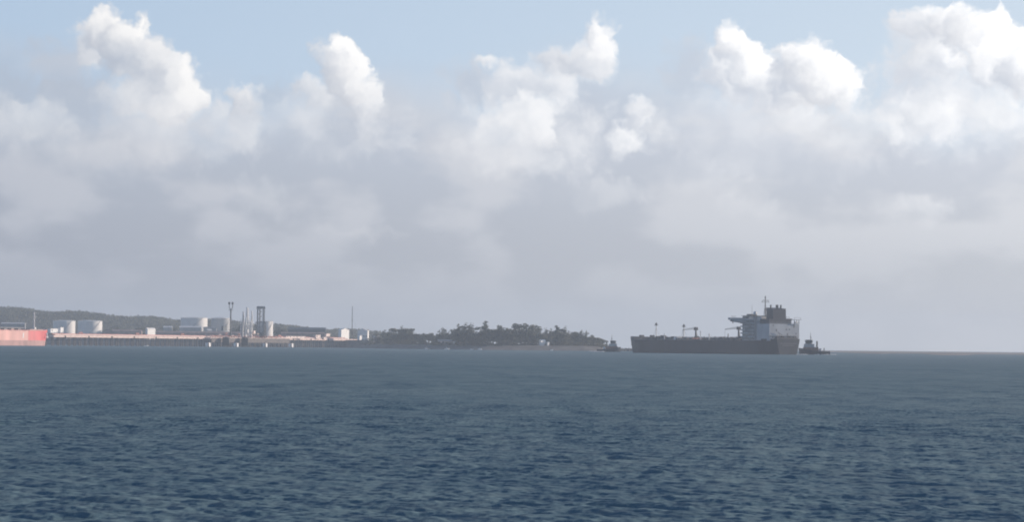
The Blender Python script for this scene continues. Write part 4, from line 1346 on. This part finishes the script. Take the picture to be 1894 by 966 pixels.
gable(626, 645, 607.5, 610.5, 4060, 'bigger bright white gabled house left of the tall thin mast', depth=5.5, rz=R(58), windows=0)
gable(662, 681, 608, 611.5, 3960, 'white gabled house right of the tall thin mast, partly in shade', depth=9, rz=R(-8), windows=4)
gable(663, 669, 620, 622, 3900, 'small bright annex below the white house right of the mast', depth=2.2, rz=R(58), windows=0, name='annex', cat='annex')
gable(691, 704, 621.5, 624, 3800, 'low pale roofed hut in the scrub right of the white houses', 'concrete', 'tank', 8, R(10), 'hut', 'hut', along=True)
gable(735, 739, 617, 619.5, 3760, 'tiny pale hut among the trees above the dark thicket', 'concrete', 'tank', 5, R(30), 'hut', 'hut', windows=1)
gable(997, 1009, 628.5, 631, 3350, 'white beach house under the trees of the point', depth=3, rz=R(45), name='beach_house', windows=0, along=True)
gable(1011, 1016, 632.5, 634, 3345, 'little white shed right of the white beach house', depth=1.6, rz=R(45), name='beach_shed', cat='shed', windows=0)
gable(810, 850, 628.5, 631, 3430, 'long pale roofed shelter at the back of the beach', 'concrete', 'roofgrey', 9, R(-4), 'beach_shelter', 'shelter', windows=6, along=True)
gable(838, 846, 631.5, 633.5, 3400, 'small white kiosk on the beach in front of the long shelter', 'house', 'tank', 2.4, R(45), 'kiosk', 'kiosk', windows=1)
gable(533, 602, 606, 610, 4180, 'long dark shed left of the bigger white house', 'shed', 'shed', 24, R(3), 'warehouse', 'warehouse', windows=10, along=True)
gable(520, 600, 615, 616.6, 4110, 'low brown shed in front of the long dark shed', 'brick', 'brick', 14, R(3), 'store_shed', 'shed', windows=8, along=True)
gable(270, 286, 607, 609.5, 4200, 'bright white gatehouse behind the middle of the jetty', depth=4, rz=R(58), name='gatehouse', windows=0, along=True)
gable(302, 318, 603.5, 606, 4300, 'grey shed with pale roof left of the round dark tree', 'tankgrey', 'tank', 14, R(4), 'store_shed', 'shed', along=True)
gable(332, 372, 603.5, 606, 4300, 'long grey shed with pale roof right of the round dark tree', 'tankgrey', 'tank', 16, R(4), 'store_shed', 'shed', windows=6, along=True)
gable(376, 400, 605, 607.5, 4310, 'grey shed below the wide grey tank on the slope', 'tankgrey', 'roofgrey', 14, R(4), 'store_shed', 'shed', windows=4, along=True)
gable(380, 392, 609, 611, 4230, 'small pale shed at the left end of the loading platform', 'tankgrey', 'tank', 8, R(30), 'store_shed', 'shed', windows=2, along=True)
gable(208, 262, 610, 613, 4250, 'long low brown shed between the white tanks and the gatehouse', 'brick', 'brick', 14, R(3), 'store_shed', 'shed', windows=8, along=True)
gable(190, 208, 610, 613.5, 4260, 'brown store right beside the right white tank', 'brick', 'roofgrey', 12, R(8), 'store_shed', 'shed', windows=2)
gable(3, 46, 597.2, 598.8, 4300, 'long pale roofed shed above the red ship', 'roofgrey', 'tank', 16, R(4), 'warehouse', 'warehouse', windows=6, along=True)
gable(290, 460, 613.5, 616.2, 4150, 'very long low brown building behind the loading platform', 'brick', 'brick', 14, R(3), 'pump_building', 'building', windows=20, along=True)


# ------------------------------------------------------------------ small boats off the beach
def small_boat(px, Y, wpx, label, rz, cabin_=True):
    p = at(px, 640, Y)
    L = wpx * Y / FPX
    t = thing('motor_boat', label, 'boat', (p.x, p.y, 0), rz, 'small boats moored off the point')
    rings = []
    for f, w, z in ((0, .8, 1.0), (.3, 1, 1.0), (.65, .95, 1.2), (.88, .5, 1.5), (1, .05, 1.7)):
        x, w = L * (f - .5), w * L * .16
        rings.append([(x, -w * .6, -.3), (x + .1, -w, z), (x + .1, w, z), (x, w * .6, -.3)])
    MB().loft(rings).build('hull', M['house'], t)
    if cabin_:
        c = MB().box(-L * .1, L * .22, -L * .1, L * .1, 1.0, 2.6, .3, .15).build('cabin', M['house'], t)
        MB().box(-L * .07, L * .17, -L * .1 - .02, L * .1 + .02, 1.7, 2.2).build('window', M['glass'], c)
    MB().box(-L * .5 - .5, -L * .5, -.4, .4, -.2, 1.5, .1, .1).build('outboard_engine', M['dark'], t)


small_boat(789, 3240, 6, 'smallest pale boat, leftmost of those off the beach', R(170))
small_boat(826, 3220, 11, 'bright white motor boat off the beach, biggest of the small boats', R(8))
small_boat(873, 3230, 7, 'low open pale boat left of the rightmost pair off the beach', R(185), False)
small_boat(887, 3225, 9, 'white motor boat below the lone tall tree', R(10))
small_boat(1020, 3230, 6, 'low pale boat below the little white shed', R(5), False)
small_boat(270, 3480, 9, 'low white boat on the water in front of the middle of the jetty', R(15), False)

# wash under the tanker's stern and round the tugs
def wash(px, Y, n, spread, seed):
    r_ = random.Random(seed)
    mb = MB()
    p = at(px, 640, Y)
    for k in range(n):
        x, y = p.x + r_.gauss(0, spread), p.y + r_.gauss(0, spread * 1.6)
        w, h = r_.uniform(.5, 1.6), r_.uniform(.15, .6)
        mb.lathe([(w, -.3), (w * .8, h * .6), (w * .3, h)], x, y, 7)
    structure(mb.build('wash', MATS['foam'], None, True), 'stuff')


mat('foam', (0.72, 0.74, 0.75), 0.9, 0.1, 0.5)
wash(1481, 2395, 70, 2.8, 1)
wash(1533, 2475, 60, 3.4, 2)
wash(1103, 2870, 50, 3.2, 3)

# ------------------------------------------------------------------ the air
HAZE = 0.000095
hm = bpy.data.materials.new('sea_haze')
hm.use_nodes = True
hn = hm.node_tree
for n_ in list(hn.nodes):
    if n_.type != 'OUTPUT_MATERIAL':
        hn.nodes.remove(n_)
pv = hn.nodes.new('ShaderNodeVolumePrincipled')
pv.inputs['Color'].default_value = (0.76, 0.87, 1.0, 1)
pv.inputs['Density'].default_value = HAZE
pv.inputs['Anisotropy'].default_value = 0.2
hn.links.new(pv.outputs[0], [n_ for n_ in hn.nodes if n_.type == 'OUTPUT_MATERIAL'][0].inputs['Volume'])
hb = MB().box(-9300, 9300, -9300, 9300, -2.6, 120)
structure(hb.build('haze', hm), 'stuff')
